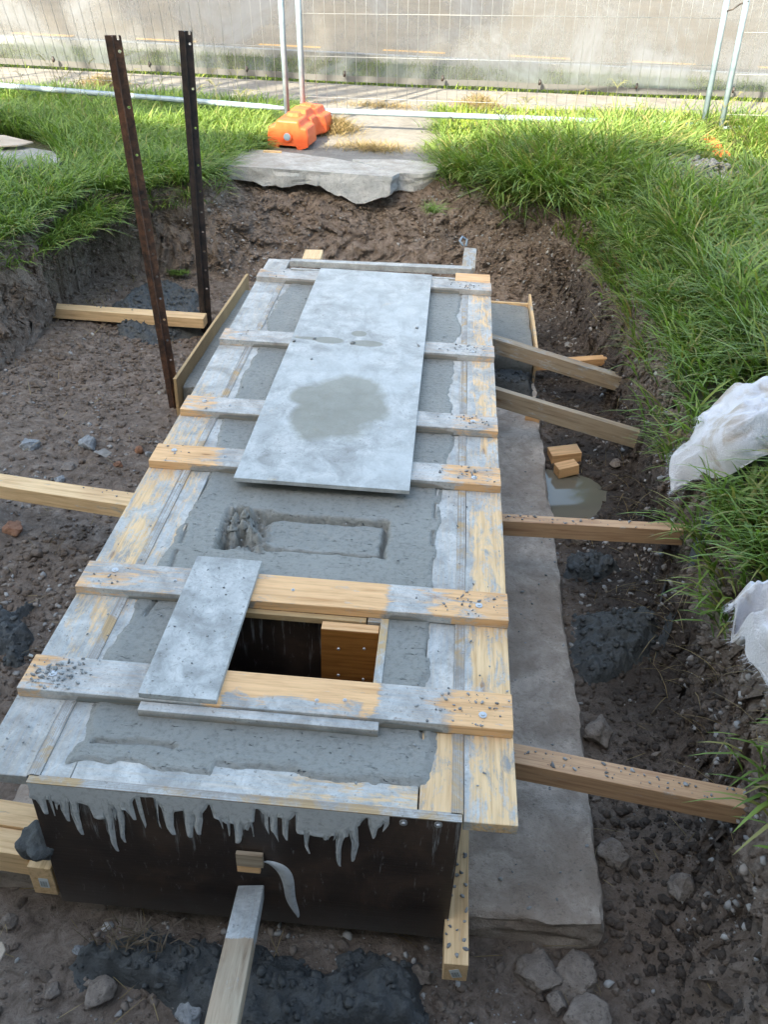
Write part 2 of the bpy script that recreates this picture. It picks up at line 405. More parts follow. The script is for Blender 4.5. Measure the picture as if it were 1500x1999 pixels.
k = NT('wire'); k.base((.30, .32, .35)); k.b.inputs['Metallic'].default_value = .5; k.rough(.5); M_WIRE = k.m
k = NT('orange_plastic'); v = k.coord(); n = k.noise(v, 9, 6, .65); k.base(k.ramp(n, [(.35, (.62, .085, .022)), (.7, (.74, .14, .045))])); k.rough(.5); k.bump(k.noise(v, 40, 5), .003, .5); M_OR = k.m
k = NT('rusty_steel'); v = k.coord(); n = k.noise(v, 22, 7, .7, .3); n2 = k.noise(v, 5, 4)
c = k.ramp(n, [(.33, (.03, .024, .023)), (.5, (.09, .05, .036)), (.68, (.20, .10, .06))]); c = k.mix(k.ramp(n2, [(.5, 0), (.7, .5)]), c, (.20, .09, .05))
k.base(c); k.rough(.8); k.bump(n, .003, 1); M_RUST = k.m
k = NT('black_steel'); n = k.noise(k.coord(), 25, 6, .7); k.base(k.ramp(n, [(.4, (.014, .014, .016)), (.7, (.06, .04, .035))])); k.rough(.5); k.bump(n, .002, 1); M_BSTEEL = k.m
k = NT('zinc_screw'); k.base((.55, .56, .58)); k.b.inputs['Metallic'].default_value = .7; k.rough(.4); M_SCREW = k.m
k = NT('felt'); v = k.coord(); n = k.noise(v, 5, 6, .6, .5); k.base(k.ramp(n, [(.38, (.40, .35, .31)), (.47, (.56, .56, .60)), (.75, (.68, .68, .73))])); k.rough(.95)
k.b.inputs['Sheen Weight'].default_value = .4; k.bump(k.math('ADD', k.noise(v, 120, 5, .7), k.math('MULTIPLY', n, 2)), .006, 1); M_FELT = k.m
k = NT('cardboard'); k.base(k.ramp(k.noise(k.coord(), 7, 4), [(.3, (.33, .27, .21)), (.7, (.46, .39, .32))])); k.rough(.9); M_CARD = k.m
k = NT('paper_label'); k.base((.62, .66, .66)); k.rough(.6); M_PAPER = k.m
k = NT('label_print'); k.base((.05, .07, .07)); k.rough(.6); M_INK = k.m
k = NT('muddy_water'); k.base((.16, .15, .12)); k.rough(.06); k.bump(k.noise(k.coord(), 3, 2), .002, .3); k.b.inputs['Specular IOR Level'].default_value = .6; M_WATER = k.m
k = NT('asphalt'); v = k.coord(); k.base(k.ramp(k.noise(v, 1.2, 8, .7), [(.3, (.13, .115, .10)), (.7, (.20, .18, .16))])); k.rough(.9); M_ROAD = k.m
k = NT('road_paint'); k.base((.45, .29, .12)); k.rough(.7); M_YEL = k.m
k = NT('white_paint'); k.base((.7, .7, .68)); k.rough(.7); M_WHP = k.m
k = NT('brick_wall'); bt = k.n('TexBrick'); k.l(k.coord(), bt.inputs['Vector']); bt.inputs['Scale'].default_value = 5
bt.inputs['Color1'].default_value = (.30, .14, .09, 1); bt.inputs['Color2'].default_value = (.24, .11, .07, 1); bt.inputs['Mortar'].default_value = (.35, .33, .3, 1); k.l(bt.outputs[0], k.b.inputs['Base Color']); M_HOUSE = k.m
k = NT('roof_tile'); k.base((.16, .09, .07)); k.rough(.9); M_ROOF = k.m
k = NT('window_glass'); k.base((.05, .06, .07)); k.rough(.1); M_GLASS = k.m
k = NT('bark'); k.base((.12, .09, .07)); k.rough(.95); M_BARK = k.m
k = NT('tree_leaf'); k.base((.07, .12, .04)); k.rough(.6); M_LEAF = k.m
# dirty see-through banner film
k = NT('banner_film'); v = k.coord('Object', (1, 1, 1)); vv = k.coord('Object', (6, 1, 1.2))
n = k.noise(v, 1.3, 7, .65, .8); st_ = k.noise(vv, 9, 8, .8, .3)
c = k.ramp(n, [(.36, (.085, .082, .078)), (.5, (.135, .145, .16)), (.66, (.21, .23, .27))])
c = k.mix(k.ramp(st_, [(.56, 0), (.66, .6)]), c, (.26, .28, .31))
k.base(c); k.rough(.6)
trl = k.n('BsdfTranslucent'); k.l(c, trl.inputs[0]); m1 = k.n('MixShader'); m1.inputs[0].default_value = .45
k.l(k.b.outputs[0], m1.inputs[1]); k.l(trl.outputs[0], m1.inputs[2])
tp = k.n('BsdfTransparent'); m2 = k.n('MixShader'); k.l(k.ramp(k.math('ADD', k.math('MULTIPLY', n, .5), k.math('MULTIPLY', st_, .5)), [(.42, .40), (.58, .24)]), m2.inputs[0])
k.l(m1.outputs[0], m2.inputs[1]); k.l(tp.outputs[0], m2.inputs[2]); k.l(m2.outputs[0], k.t.nodes['Material Output'].inputs[0]); M_BAN = k.m

# ------------------------------------------------------------ ground with the pit
P2 = lambda u, v, z: tuple(at(u, v, z)[:2])
TOP = [(-4.6, -1.15), (-4.4, 2.6), (-3.1, 3.1)] + [P2(u, v, G) for u, v in [(0, 475), (110, 432), (250, 372), (400, 352)]] + [(-1.72, 5.85), (-1.4, 6.0), (-.5, 6.0), (-.1, 6.05), (.15, 6.0)] + [P2(u, v, G) for u, v in [(1050, 388), (1165, 435), (1238, 530)]] + \
      [(1.41, 3.1), (1.38, 2.4), (1.345, 1.6), (1.33, .9), (1.33, .45), (1.31, .1), (1.32, -.3), (1.45, -1.15)]
BOT = [(-4.0, -.75), (-3.6, 2.0)] + [P2(u, v, .05) for u, v in [(0, 745), (80, 680), (130, 610), (190, 560), (420, 548)]] + [(-.9, 5.30), (-.3, 5.34), (.4, 5.2)] + [P2(u, v, .05) for u, v in [(1000, 585), (1080, 600), (1130, 650)]] + \
      [(1.30, 3.8), (1.30, 3.0), (1.29, 2.2), (1.26, 1.5), (1.25, .9), (1.19, .3), (1.05, -.3), (.95, -.7)]
PUD = [P2(u, v, .02) for u, v in [(1060, 915), (1110, 925), (1150, 945), (1158, 965), (1135, 990), (1125, 1010), (1070, 1010)]]
def ground_h(x, y):
    n = fbm(x * 3.1, y * 3.1, 3, 4)
    dT = -sdist(x, y, TOP) + n * .10; dB = sdist(x, y, BOT) + n * .10 + fbm(x * 12, y * 12, 8, 3) * .03
    dT = np.maximum(dT, 0); dB = np.maximum(dB, 0)
    t = dB / (dB + dT + 1e-6); wall = 4 * t * (1 - t)
    s = t ** .8
    fl = .035 + .05 * fbm(x * 1.1, y * 1.1, 21, 3) + .08 * smooth((-1.3 - x) / 1.0) * smooth((y - 0.2) / 2)
    fl = fl + .018 * fbm(x * 9, y * 9, 31, 4, .6) + .012 * lumps(x * 17, y * 17, 4) * smooth((vn(x * 3, y * 3, 9) - .12) / .1)
    fl = fl - .055 * smooth((-.02 - y) / .15) * (x > -3)
    fl = fl - .09 * smooth((.12 - sdist(x, y, PUD)) / .2)
    top = G + .02 * fbm(x * 2.2, y * 2.2, 41, 3)
    far = smooth((np.abs(y - 3) - 4.6) / .6)
    top = top * (1 - far) + (G - .01) * far
    h = fl * (1 - s) + top * s
    h = h + wall * (.06 * fbm(x * 7, y * 7, 51, 5, .6) + .035 * lumps(x * 12, y * 12, 6))
    # keep flat under the paths
    ps = smooth((.08 - sdist(x, y, PATHP)) / .1); h = h * (1 - ps) + np.minimum(h, G - .03) * ps
    return h, t
PATHP = [(-1.75, 8.9), (-1.52, 7.4), (-1.44, 6.5), (-1.62, 5.9), (-.1, 5.95), (.12, 6.1), (.12, 7.0), (.05, 8.9)]
fx = np.arange(-4.6, 3.4, .016); fy = np.arange(-1.25, 7.0, .016)
xs = np.concatenate([[-90, -40, -20, -12, -8, -6, -5.2], fx, [3.6, 4, 5, 7, 10, 20, 40, 90]])
ys = np.concatenate([[-60, -20, -10, -5, -3, -2, -1.5], fy, [7.1, 7.3, 7.6, 8, 8.5, 9, 10, 11, 12, 14, 18, 25, 60, 160]])
X, Y = np.meshgrid(xs, ys); H, Tt = ground_h(X, Y)
nx, ny = len(xs), len(ys)
wl = smooth(Tt * 8) * smooth((1 - Tt) * 8)
def wd_(X, Y, H):
    return (.085 * fbm(Y * 6 + 3, H * 9, 401, 5, .6) + .04 * lumps(Y * 14, H * 14, 402), .085 * fbm(X * 6 + 9, H * 9, 411, 5, .6) + .04 * lumps(X * 14, H * 14, 412))
ox, oy = wd_(X, Y, H)
V = np.stack([(X + ox * wl).ravel(), (Y + oy * wl).ravel(), H.ravel()], 1)
i = np.arange(nx * ny).reshape(ny, nx)
F = np.stack([i[:-1, :-1].ravel(), i[:-1, 1:].ravel(), i[1:, 1:].ravel(), i[1:, :-1].ravel()], 1)
turf = smooth((Tt - .93) / .07)
wet = np.clip(smooth((X - .8) / .25) * (1 - smooth((Tt - .1) / .5)) * (.85 + .7 * vn(X * 2, Y * 2, 77)) * smooth((Y - .25) / .7)
              + smooth((.25 - sdist(X, Y, PUD)) / .3), 0, 1)
GV = V; GF = F; GT = Tt.ravel()
_q = GV[GF]; _c = np.cross(_q[:, 2] - _q[:, 0], _q[:, 3] - _q[:, 1]); GA = np.linalg.norm(_c, axis=1) * .5
_m = _q.mean(1); GOK = (_m[:, 0] > -3.6) & (_m[:, 0] < 1.7) & (_m[:, 1] > -1) & (_m[:, 1] < 6.2) & (GT[GF].mean(1) < .96) & ~((_m[:, 0] > -1.04) & (_m[:, 0] < .85) & (_m[:, 1] > -.13) & (_m[:, 1] < 4.3))
def on_ground(n):
    p = GA * GOK; p = p / p.sum(); f = rng.choice(len(GF), n, p=p); u, v = rng.uniform(0, 1, (2, n, 1)); q = _q[f]
    P = (q[:, 0] * (1 - u) + q[:, 1] * u) * (1 - v) + (q[:, 3] * (1 - u) + q[:, 2] * u) * v
    nn = _c[f] / (np.linalg.norm(_c[f], axis=1)[:, None] + 1e-9); return P, nn
me = mesh_np('ground', V, F, attrs={'turf': turf.ravel(), 'wet': wet.ravel()})
g = obj('ground', me, M_SOIL); tag(g, 'brown clay ground dug out into the open pit', None, None, 'structure')

ICO = None
def pebble_cloud(name, P, S, mat, label, cat, tint=None, flat=.7, kind='stuff', parent=None):
    import bmesh
    global ICO
    if ICO is None:
        bm = bmesh.new(); bmesh.ops.create_icosphere(bm, subdivisions=1, radius=1); ICO = (np.array([v.co[:] for v in bm.verts]), np.array([[v.index for v in f.verts] for f in bm.faces])); bm.free()
    v0, f0 = ICO; N = len(P)
    V = v0[None] * (1 + rng.uniform(-.45, .35, (N, len(v0), 1)))
    sc = S[:, None] * np.stack([rng.uniform(.7, 1.4, N), rng.uniform(.6, 1.1, N), rng.uniform(.4, .9, N) * flat / .7], 1)
    V = V * sc[:, None, :]; a = rng.uniform(0, 6.28, N); ca, sa = np.cos(a)[:, None], np.sin(a)[:, None]
    tl = rng.uniform(-.5, .5, N)[:, None]; V[:, :, 2] += V[:, :, 0] * tl
    X = V[:, :, 0] * ca - V[:, :, 1] * sa; Y = V[:, :, 0] * sa + V[:, :, 1] * ca
    V = np.stack([X, Y, V[:, :, 2]], 2) + P[:, None, :]
    F = f0[None] + (np.arange(N) * len(v0))[:, None, None]
    t = np.repeat(rng.uniform(0, 1, N) if tint is None else tint, len(v0))
    o = obj(name, mesh_np(name, V.reshape(-1, 3), None, F.reshape(-1, 3), False, {'tint': t}), mat, parent); return tag(o, label, cat, None, kind)
# heaps laid on the ground: a lumpy sheet that dips under the soil at its edge
def heap(name, poly, hgt, mat, label, cat, seed, lump=28, edge=.12, amp=.02, kind='stuff', res=.009, base=None):
    px = [p[0] for p in poly]; py = [p[1] for p in poly]
    a = np.arange(min(px) - .1, max(px) + .1, res); b = np.arange(min(py) - .1, max(py) + .1, res)
    X, Y = np.meshgrid(a, b); h0, _ = ground_h(X, Y)
    if base is not None: h0 = np.full(X.shape, base)
    d = -sdist(X, Y, poly) + fbm(X * 9, Y * 9, seed, 4) * .07
    m = smooth(d / edge)
    z = h0 - .02 + m * (hgt + .02 + .3 * hgt * fbm(X * 5, Y * 5, seed + 3, 3)) + m * (amp * lumps(X * lump, Y * lump, seed) + amp * .7 * lumps(X * lump * .5, Y * lump * .5, seed + 9) + amp * .8 * fbm(X * lump, Y * lump, seed + 1, 3) + amp * .45 * lumps(X * lump * 2.3, Y * lump * 2.3, seed + 31) * (res < .01))
    V = np.stack([X.ravel(), Y.ravel(), z.ravel()], 1); n1, n2 = X.shape[1], X.shape[0]
    i = np.arange(n1 * n2).reshape(n2, n1)
    F = np.stack([i[:-1, :-1].ravel(), i[:-1, 1:].ravel(), i[1:, 1:].ravel(), i[1:, :-1].ravel()], 1)
    keep = (m.ravel()[F].max(1) > 0.001); F = F[keep]
    u, inv = np.unique(F, return_inverse=True)
    o = obj(name, mesh_np(name, V[u], inv.reshape(-1, 4)), mat)
    idx = rng.choice(len(u), min(len(u), int(len(u) * .13))); Q = V[u][idx]; S_ = .003 + .016 * rng.uniform(0, 1, len(Q)) ** 3
    pebble_cloud('clod', Q + np.array([0, 0, .002]), S_, mat, None, None, kind=None, parent=o)
    return tag(o, label, cat, None, kind)
heap('concrete_spill', [P2(u, v, .1) for u, v in [(75, 1860), (170, 1795), (400, 1800), (600, 1830), (830, 1840), (860, 1999), (500, 2040), (330, 1960), (200, 1890)]], .05, M_DARKCON, 'dark wet concrete spilled along the foot of the black front panel', 'concrete', 61, 26, .08, .02)
heap('concrete_spill', [P2(u, v, .12) for u, v in [(212, 600), (262, 560), (330, 548), (395, 565), (400, 640), (300, 670), (222, 655)]], .025, M_DARKCON, 'dark wet concrete heap by the far left timber brace', 'concrete', 62, 24, .1, .025)
heap('concrete_spill', [P2(u, v, .05) for u, v in [(1115, 1205), (1200, 1175), (1285, 1180), (1312, 1250), (1265, 1320), (1150, 1340), (1110, 1280)]], .045, M_DARKCON, 'dark crumbly concrete heap in the trench right of the footing', 'concrete', 63, 30, .12, .017)
heap('concrete_spill', [P2(u, v, .1) for u, v in [(-30, 1180), (60, 1160), (70, 1230), (30, 1290), (-40, 1280)]], .03, M_DARKCON, 'dark crumbled concrete at the left edge beside the deck', 'concrete', 64, 30, .08, .03)
heap('concrete_spill', [P2(u, v, .05) for u, v in [(1085, 1065), (1150, 1060), (1250, 1100), (1180, 1140), (1100, 1120)]], .02, M_DARKCON, 'small dark concrete crumbs heaped below the level brace', 'concrete', 65, 40, .08, .022)

# ------------------------------------------------------------ paths, road, verge
def sheet(name, poly, z, mat, label, thick=.1):
    n = len(poly); V = [(x, y, z) for x, y in poly] + [(x, y, z - thick) for x, y in poly]
    F = [tuple(range(n))] + [(i, n + i, n + (i + 1) % n, (i + 1) % n) for i in range(n)]
    o = obj(name, pymesh(name, V, F), mat); return tag(o, label, None, None, 'structure')
sheet('footpath', [(-40, 8.55), (-4.8, 8.55), (-1.75, 8.8), (0.05, 8.95), (.6, 9.0), (3.3, 9.4), (40, 9.6), (40, 10.9), (4.2, 10.35), (-.7, 10.05), (-5.6, 9.98), (-40, 9.9)], G + .012, M_PATH, 'pale concrete footpath running behind the wire fence')
sheet('road', [(-80, 11.9), (80, 12.6), (80, 60), (-80, 60)], G - .0, M_ROAD, 'street surface beyond the see-through banner')
for k_, yy in ((0, 13.3),):
    for j in range(-4, 6):
        o = boxm('lane_marking', (j * 1.9 - .95, yy + j * .07, G), (j * 1.9 + .0, yy + j * .07 + .12, G + .006), M_YEL, bv=0)
        tag(o, 'yellow dash painted on the street behind the banner', None, 'yellow dashes on the street', 'structure')

sheet('kerb', [(-80, 11.72), (80, 12.42), (80, 12.58), (-80, 11.88)], G + .09, M_BREAK, 'concrete kerb between the verge and the street', .12)
# connecting path: worn broken edge towards the pit
def slab_grid(name, poly, z0, thickf, mat, edge_mat, parent, jag=.0, tilt=(0, 0), seed=0, res=.03):
    # top outline densified and roughened; ragged underside
    pts = []
    n = len(poly)
    for i in range(n):
        a = np.array(poly[i]); b = np.array(poly[(i + 1) % n]); k = max(1, int(np.hypot(*(b - a)) / res))
        for j in range(k): pts.append(a + (b - a) * j / k)
    pts = np.array(pts); nz = fbm(pts[:, 0] * 14, pts[:, 1] * 14, seed, 3) * jag
    cen = pts.mean(0); dirs = pts - cen; dirs /= np.linalg.norm(dirs, axis=1)[:, None]; pts = pts + dirs * nz[:, None]
    K = len(pts); z = lambda p: z0 + tilt[0] * (p[0] - cen[0]) + tilt[1] * (p[1] - cen[1])
    V = [(p[0], p[1], z(p)) for p in pts]; rows = 5
    for r in range(1, rows + 1):
        for q, p in enumerate(pts):
            th = thickf(p) + .03 * float(vn(p[0] * 17, p[1] * 17, seed + 4)) + .02 * float(vn(p[0] * 40, p[1] * 40, seed + 2))
            o_ = dirs[q] * (.02 * float(vn(q * .31, r * .9, seed + 7)) - (.02 * r / rows))
            V.append((p[0] + o_[0], p[1] + o_[1], z(p) - th * r / rows))
    F = [tuple(range(K))]
    for r in range(rows):
        for q in range(K): F.append((r * K + q, (r + 1) * K + q, (r + 1) * K + (q + 1) % K, r * K + (q + 1) % K))
    F.append(tuple(rows * K + q for q in range(K - 1, -1, -1)))
    o = obj(name, pymesh(name, V, F), mat, parent); o.data.materials.append(edge_mat)
    for p in o.data.polygons[1:]: p.material_index = 1
    return o
o = slab_grid('path', PATHP, G + .008, lambda p: .1, M_PATH, M_BREAK, None, .012, seed=5); tag(o, 'short concrete path leading from the footpath to the pit edge', None, None, 'structure')
o = slab_grid('broken_slab', [(-1.74, 5.74), (-1.2, 5.72), (-.7, 5.70), (-.25, 5.67), (-.2, 5.80), (-.45, 6.02), (-.8, 6.18), (-1.2, 6.30), (-1.55, 6.34)], G + .035, lambda p: .125 + .085 * math.exp(-((p[0] + .5) / .25) ** 2) + .015 * math.sin(p[0] * 9), M_SLAB, M_BREAK, None, .014, seed=15)
tag(o, 'long broken concrete slab hanging over the far edge of the pit', 'concrete slab')
o = slab_grid('broken_slab', [(-.235, 5.84), (.0, 5.86), (.10, 5.98), (.12, 6.30), (-.3, 6.3), (-.62, 6.22), (-.42, 6.05)], G + .025, lambda p: .15, M_SLAB, M_BREAK, None, .02, seed=25)
tag(o, 'small broken concrete piece at the right end of the long slab', 'concrete slab')

# ------------------------------------------------------------ footing slab
def rough_box(name, lo, hi, mat, label, cat, seed=0, amp=.012, res=.03, parent=None):
    x0, y0, z0 = lo; x1, y1, z1 = hi
    nx = int((x1 - x0) / res); ny = int((y1 - y0) / res); nz = max(2, int((z1 - z0) / res))
    V = []; F = []; idx = {}
    def vid(i, j, k):
        if (i, j, k) not in idx:
            x = x0 + (x1 - x0) * i / nx; y = y0 + (y1 - y0) * j / ny; z = z0 + (z1 - z0) * k / nz
            idx[i, j, k] = len(V)
            ed = (i in (0, nx)) + (j in (0, ny)) + (k in (0, nz))
            a = amp * (1.3 if ed > 1 else 1)
            c = .004 if ed > 1 else 0
            V.append([x + a * float(fbm(y * 7, z * 30, seed, 4)) * (i in (0, nx)) - c * ((i == nx) - (i == 0)), y + a * float(fbm(x * 7, z * 30, seed + 1, 4)) * (j in (0, ny)) - c * ((j == ny) - (j == 0)), z + a * .7 * float(fbm(x * 6, y * 6, seed + 2, 4)) + a * .35 * float(fbm(x * 26, y * 26, seed + 5, 2)) - c * (k == nz)])
        return idx[i, j, k]
    for i in range(nx):
        for j in range(ny):
            F.append((vid(i, j, nz), vid(i + 1, j, nz), vid(i + 1, j + 1, nz), vid(i, j + 1, nz)))
    for k in range(nz):
        for i in range(nx):
            F.append((vid(i, 0, k), vid(i + 1, 0, k), vid(i + 1, 0, k + 1), vid(i, 0, k + 1)))
            F.append((vid(i + 1, ny, k), vid(i, ny, k), vid(i, ny, k + 1), vid(i + 1, ny, k + 1)))
        for j in range(ny):
            F.append((vid(0, j + 1, k), vid(0, j, k), vid(0, j, k + 1), vid(0, j + 1, k + 1)))
            F.append((vid(nx, j, k), vid(nx, j + 1, k), vid(nx, j + 1, k + 1), vid(nx, j, k + 1)))
    o = obj(name, pymesh(name, V, F, True), mat, parent); mk = o.modifiers.new('e', 'EDGE_SPLIT'); mk.split_angle = math.radians(40)
    if label: tag(o, label, cat)
    return o
rough_box('footing_slab', (-1.07, -.13, -.06), (.852, 4.3, .10), M_FOOT, 'long worn grey concrete footing slab under the timber formwork', 'footing', 3, .02, .016)

# ------------------------------------------------------------ formwork
ZT = .685; TH = .035; ZB = .65
form = empty('formwork', (-.2, 1.8, .1), 'long timber formwork box with cross timbers bridging fresh concrete', 'formwork')
def pw(x, pts):       # piecewise linear
    return float(np.interp(x, [p[0] for p in pts], [p[1] for p in pts]))
cross = [  # y, xl, xr, yr-yl, cover along x
    (.071, -.918, .515, .0, [(-.9, .35), (-.75, .75), (-.45, .9), (-.34, .12), (.12, .05), (.14, .85), (.3, .6), (.36, .12), (.5, .2)]),
    (.533, -.921, .518, .0, [(-.9, .4), (-.7, .55), (-.4, .8), (-.33, .25), (-.2, .1), (.10, .1), (.14, .75), (.2, .7), (.27, .3), (.5, .3)]),
    (1.340, -.920, .516, .0, [(-.9, .15), (-.68, .2), (-.6, .8), (.1, .85), (.24, .75), (.3, .35), (.5, .25)]),
    (1.787, -.914, .516, .0, [(-.9, .3), (-.8, .4), (-.7, .85), (.25, .9), (.33, .5), (.5, .4)]),
    (2.571, -.921, .518, .0, [(-.9, .45), (-.7, .7), (.25, .8), (.5, .5)]),
    (3.520, -.918, .521, .0, [(-.9, .5), (-.7, .7), (.25, .8), (.5, .45)])]
def screw(p, parent, r=.012):
    V, F = tube_v([(p[0], p[1], p[2] - .002), (p[0], p[1], p[2] + .003), (p[0], p[1], p[2] + .0031), (p[0], p[1], p[2] + .006)], [r, r, r * .55, r * .4], 10)
    o = obj('screw', pymesh('screw', V, F), M_SCREW, parent); return o
for y, xl, xr, dy, cv in cross:
    t = plank('cross_timber', (xl, y + .07, ZT), (xr, y + .07 + dy, ZT), .14, TH, M_T, form,
              lambda p, cv=cv, y=y: pw(p.x, cv) + .1 + (.75 if (p.z < ZT - .018 and -.74 < p.x < .33 and not -.33 < p.x < .13) else 0) + (.5 if (y < .3 and -.33 < p.x < .13 and p.y < y + .035) else 0), warp=.001)
    for sx in (xl + .10, xr - .10):
        screw((sx + random.uniform(-.02, .02), y + .07 + random.uniform(-.03, .03), ZT), t)
for sx, sy in ((-.20, .60), (-.05, .12), (.03, .13), (-.6, .6), (-.62, 1.41), (-.7, 1.85)): screw((sx, sy, ZT), form, .006)
bl = lambda p: pw(p.y, [(0, .95), (.3, .7), (.7, .5), (1.3, .5), (1.8, .6), (2.4, .85)])
plank('bearer_board', (-.850, -.20, ZB), (-.850, 3.95, ZB), .144, .035, M_TP, form, bl)
br = lambda p: (.48 if p.y < 1.2 else .62) + (.25 if p.x < .40 else -.08)
plank('bearer_board', (.448, -.216, ZB), (.448, 3.70, ZB), .140, .035, M_TP, form, br)
# side panels standing on the footing (film-faced ply, pale layered top edge)
def panel(name, a, b, t, h, cemtop, outer=None):
    o = plank(name, (a[0], a[1], ZB), (b[0], b[1], ZB), t, h, M_FILM, form, 0, bv=.001, warp=0)
    e = plank('panel_edge', (a[0], a[1], ZB + .0012), (b[0], b[1], ZB + .0012), t + .007, .004, M_PLYE, o, cemtop, bv=0, warp=0)
    return o
k, c = plywood('ply_edge'); vE = k.coord('Object', (1, 420, 1)); lines = k.noise(vE, 1, 2); k.base(k.mix(k.ramp(lines, [(.45, .55), (.55, 0)]), c, (.20, .13, .08))); M_PLYE = k.m
front = panel('front_panel', (-.772, -.2065), (.375, -.2065), .019, .551, .6)
panel('side_panel', (.362, -.1965), (.362, 3.78), .024, .55, .6)
panel('side_panel', (-.762, -.1965), (-.762, 3.78), .024, .55, .65)
# inner ledgers the concrete laps over
k_led = lambda p: .72 + (.25 if p.x > .3 else 0) * 0
plank('ledger', (-.708, -.197, ZB - .003), (-.708, 3.76, ZB - .003), .082, .035, M_TP, form, lambda p: .62 if .4 < p.y < 1.4 else .85)
plank('ledger', (.305, -.197, ZB - .003), (.305, 3.76, ZB - .003), .088, .035, M_TP, form, lambda p: .35 if p.y < .1 else .92)
plank('ledger', (-.664, -.150, ZB - .004), (.258, -.150, ZB - .004), .09, .035, M_TP, form, lambda p: .58 if p.x > -.1 else .85)
# back end: panel edge and thin strip laid over
boxm('back_panel', (-.75, 3.775, .10), (.37, 3.797, ZB + .004), M_PLY, form, cem=.8)
boxm('ledger', (-.66, 3.68, .60), (.26, 3.77, ZB + .001), M_TP, form, cem=.9)
st_ = plank('edge_strip', (-.76, 3.845, ZT + .004), (.40, 3.905, ZT + .004), .055, .04, M_TP, form, lambda p: .95)
boxm('edge_strip', (.30, 3.66, .655), (.515, 3.80, .686), M_T, form, cem=.25)
# drips of slurry down the front panel
def drips():
    xs = np.arange(-.770, .19, .0025); 
    d = .085 + .06 * fbm(xs * 9, xs * 0, 5, 3) 
    fingers = [(-.745, .10, .012), (-.70, .055, .012), (-.682, .12, .010), (-.655, .17, .010), (-.60, .10, .022), (-.572, .225, .011), (-.535, .185, .010), (-.50, .09, .010), (-.455, .045, .008),
               (-.40, .135, .016), (-.345, .14, .012), (-.322, .125, .010), (-.25, .07, .012), (-.215, .145, .012), (-.19, .09, .007), (-.12, .09, .008), (-.085, .115, .008), (-.04, .085, .02), (-.025, .16, .006),
               (.02, .10, .008), (.055, .20, .009), (.10, .175, .008), (.065, .08, .02), (.155, .085, .012), (.18, .185, .007)]
    for fx_, fd, fw in fingers:
        d = np.maximum(d, (fd * 1.12 + .02) * np.exp(-(np.abs(xs - fx_ - .003 * np.sin(xs * 40)) / (fw * 1.05)) ** 6))
    rr = random.Random(4)
    for _ in range(26):
        fx2 = rr.uniform(-.76, .17); d = np.maximum(d, rr.uniform(.09, .17) * np.exp(-(np.abs(xs - fx2 - .002 * np.sin(xs * 90)) / rr.uniform(.0035, .006)) ** 3))
    gaps = [(-.47, .03), (-.44, .02), (-.285, .02), (-.16, .02), (-.06, .01), (.0, .012), (.13, .01)]
    for gx, gw in gaps: d = d * (1 - .7 * np.exp(-((xs - gx) / gw) ** 2) * (d < .08))
    d = d * np.clip((.195 - xs) / .05, .15, 1)
    R = 26; V = []; n = len(xs)
    wob = lambda x, z: .004 * math.sin(z * 35 + x * 20) + .002 * math.sin(z * 90 + x * 55)
    for i, x in enumerate(xs):
        for r in range(R + 1):
            f = r / R; z = ZB - .002 - d[i] * f
            dn = min(d[max(0, i - 1)], d[min(n - 1, i + 1)], d[max(0, i - 2)], d[min(n - 1, i + 2)])
            inside = min(1, max(0, (dn - d[i] * f) / .006 + .15))
            tipb = 1 + .9 * math.exp(-((f - .93) / .05) ** 2) if d[i] > .08 else 1
            th = (.0012 + .0024 * inside * tipb) * (1 if f < .999 else 0)
            V.append((x + wob(x, z) * f, -.217 - th + .001, z))
    F = []
    for i in range(n - 1):
        for r in range(R): F.append((i * (R + 1) + r, i * (R + 1) + r + 1, (i + 1) * (R + 1) + r + 1, (i + 1) * (R + 1) + r))
    obj('slurry_drip', pymesh('slurry_drip', V, F, True), M_DRIP, front)
    # long curved run beside the front brace
    pts = [(-.155, .405), (-.12, .395), (-.094, .36), (-.084, .31), (-.083, .25), (-.078, .21), (-.066, .165), (-.060, .145)]
    wd = [.016, .024, .021, .017, .015, .015, .010, .004]
    V = []; F = []
    for (x, z), q in zip(pts, wd):
        for s_, th in ((-1, .001), (-.6, .006), (0, .008), (.6, .006), (1, .001)): V.append((x + s_ * q, -.2165 - th, z))
    for a in range(len(pts) - 1):
        for s_ in range(4): F.append((a * 5 + s_, (a + 1) * 5 + s_, (a + 1) * 5 + s_ + 1, a * 5 + s_ + 1))
    o = obj('slurry_drip', pymesh('slurry_drip', V, F, True), M_DRIP, front)
    sb = o.modifiers.new('s', 'SUBSURF'); sb.levels = 2; sb.render_levels = 2
drips()
boxm('packing_block', (-.225, -.232, .385), (-.150, -.2185, .44), M_TG, front, cem=.1)
boxm('packing_block', (-.225, -.230, .355), (-.160, -.2185, .380), M_T, front, cem=.1)
for sx, sz in ((.225, .625), (.315, .63)):
    V, F = tube_v([(sx, -.2155, sz), (sx, -.220, sz), (sx, -.2201, sz), (sx, -.224, sz)], [.011, .011, .006, .005], 12)
    obj('screw', pymesh('screw', V, F), M_SCREW, front)
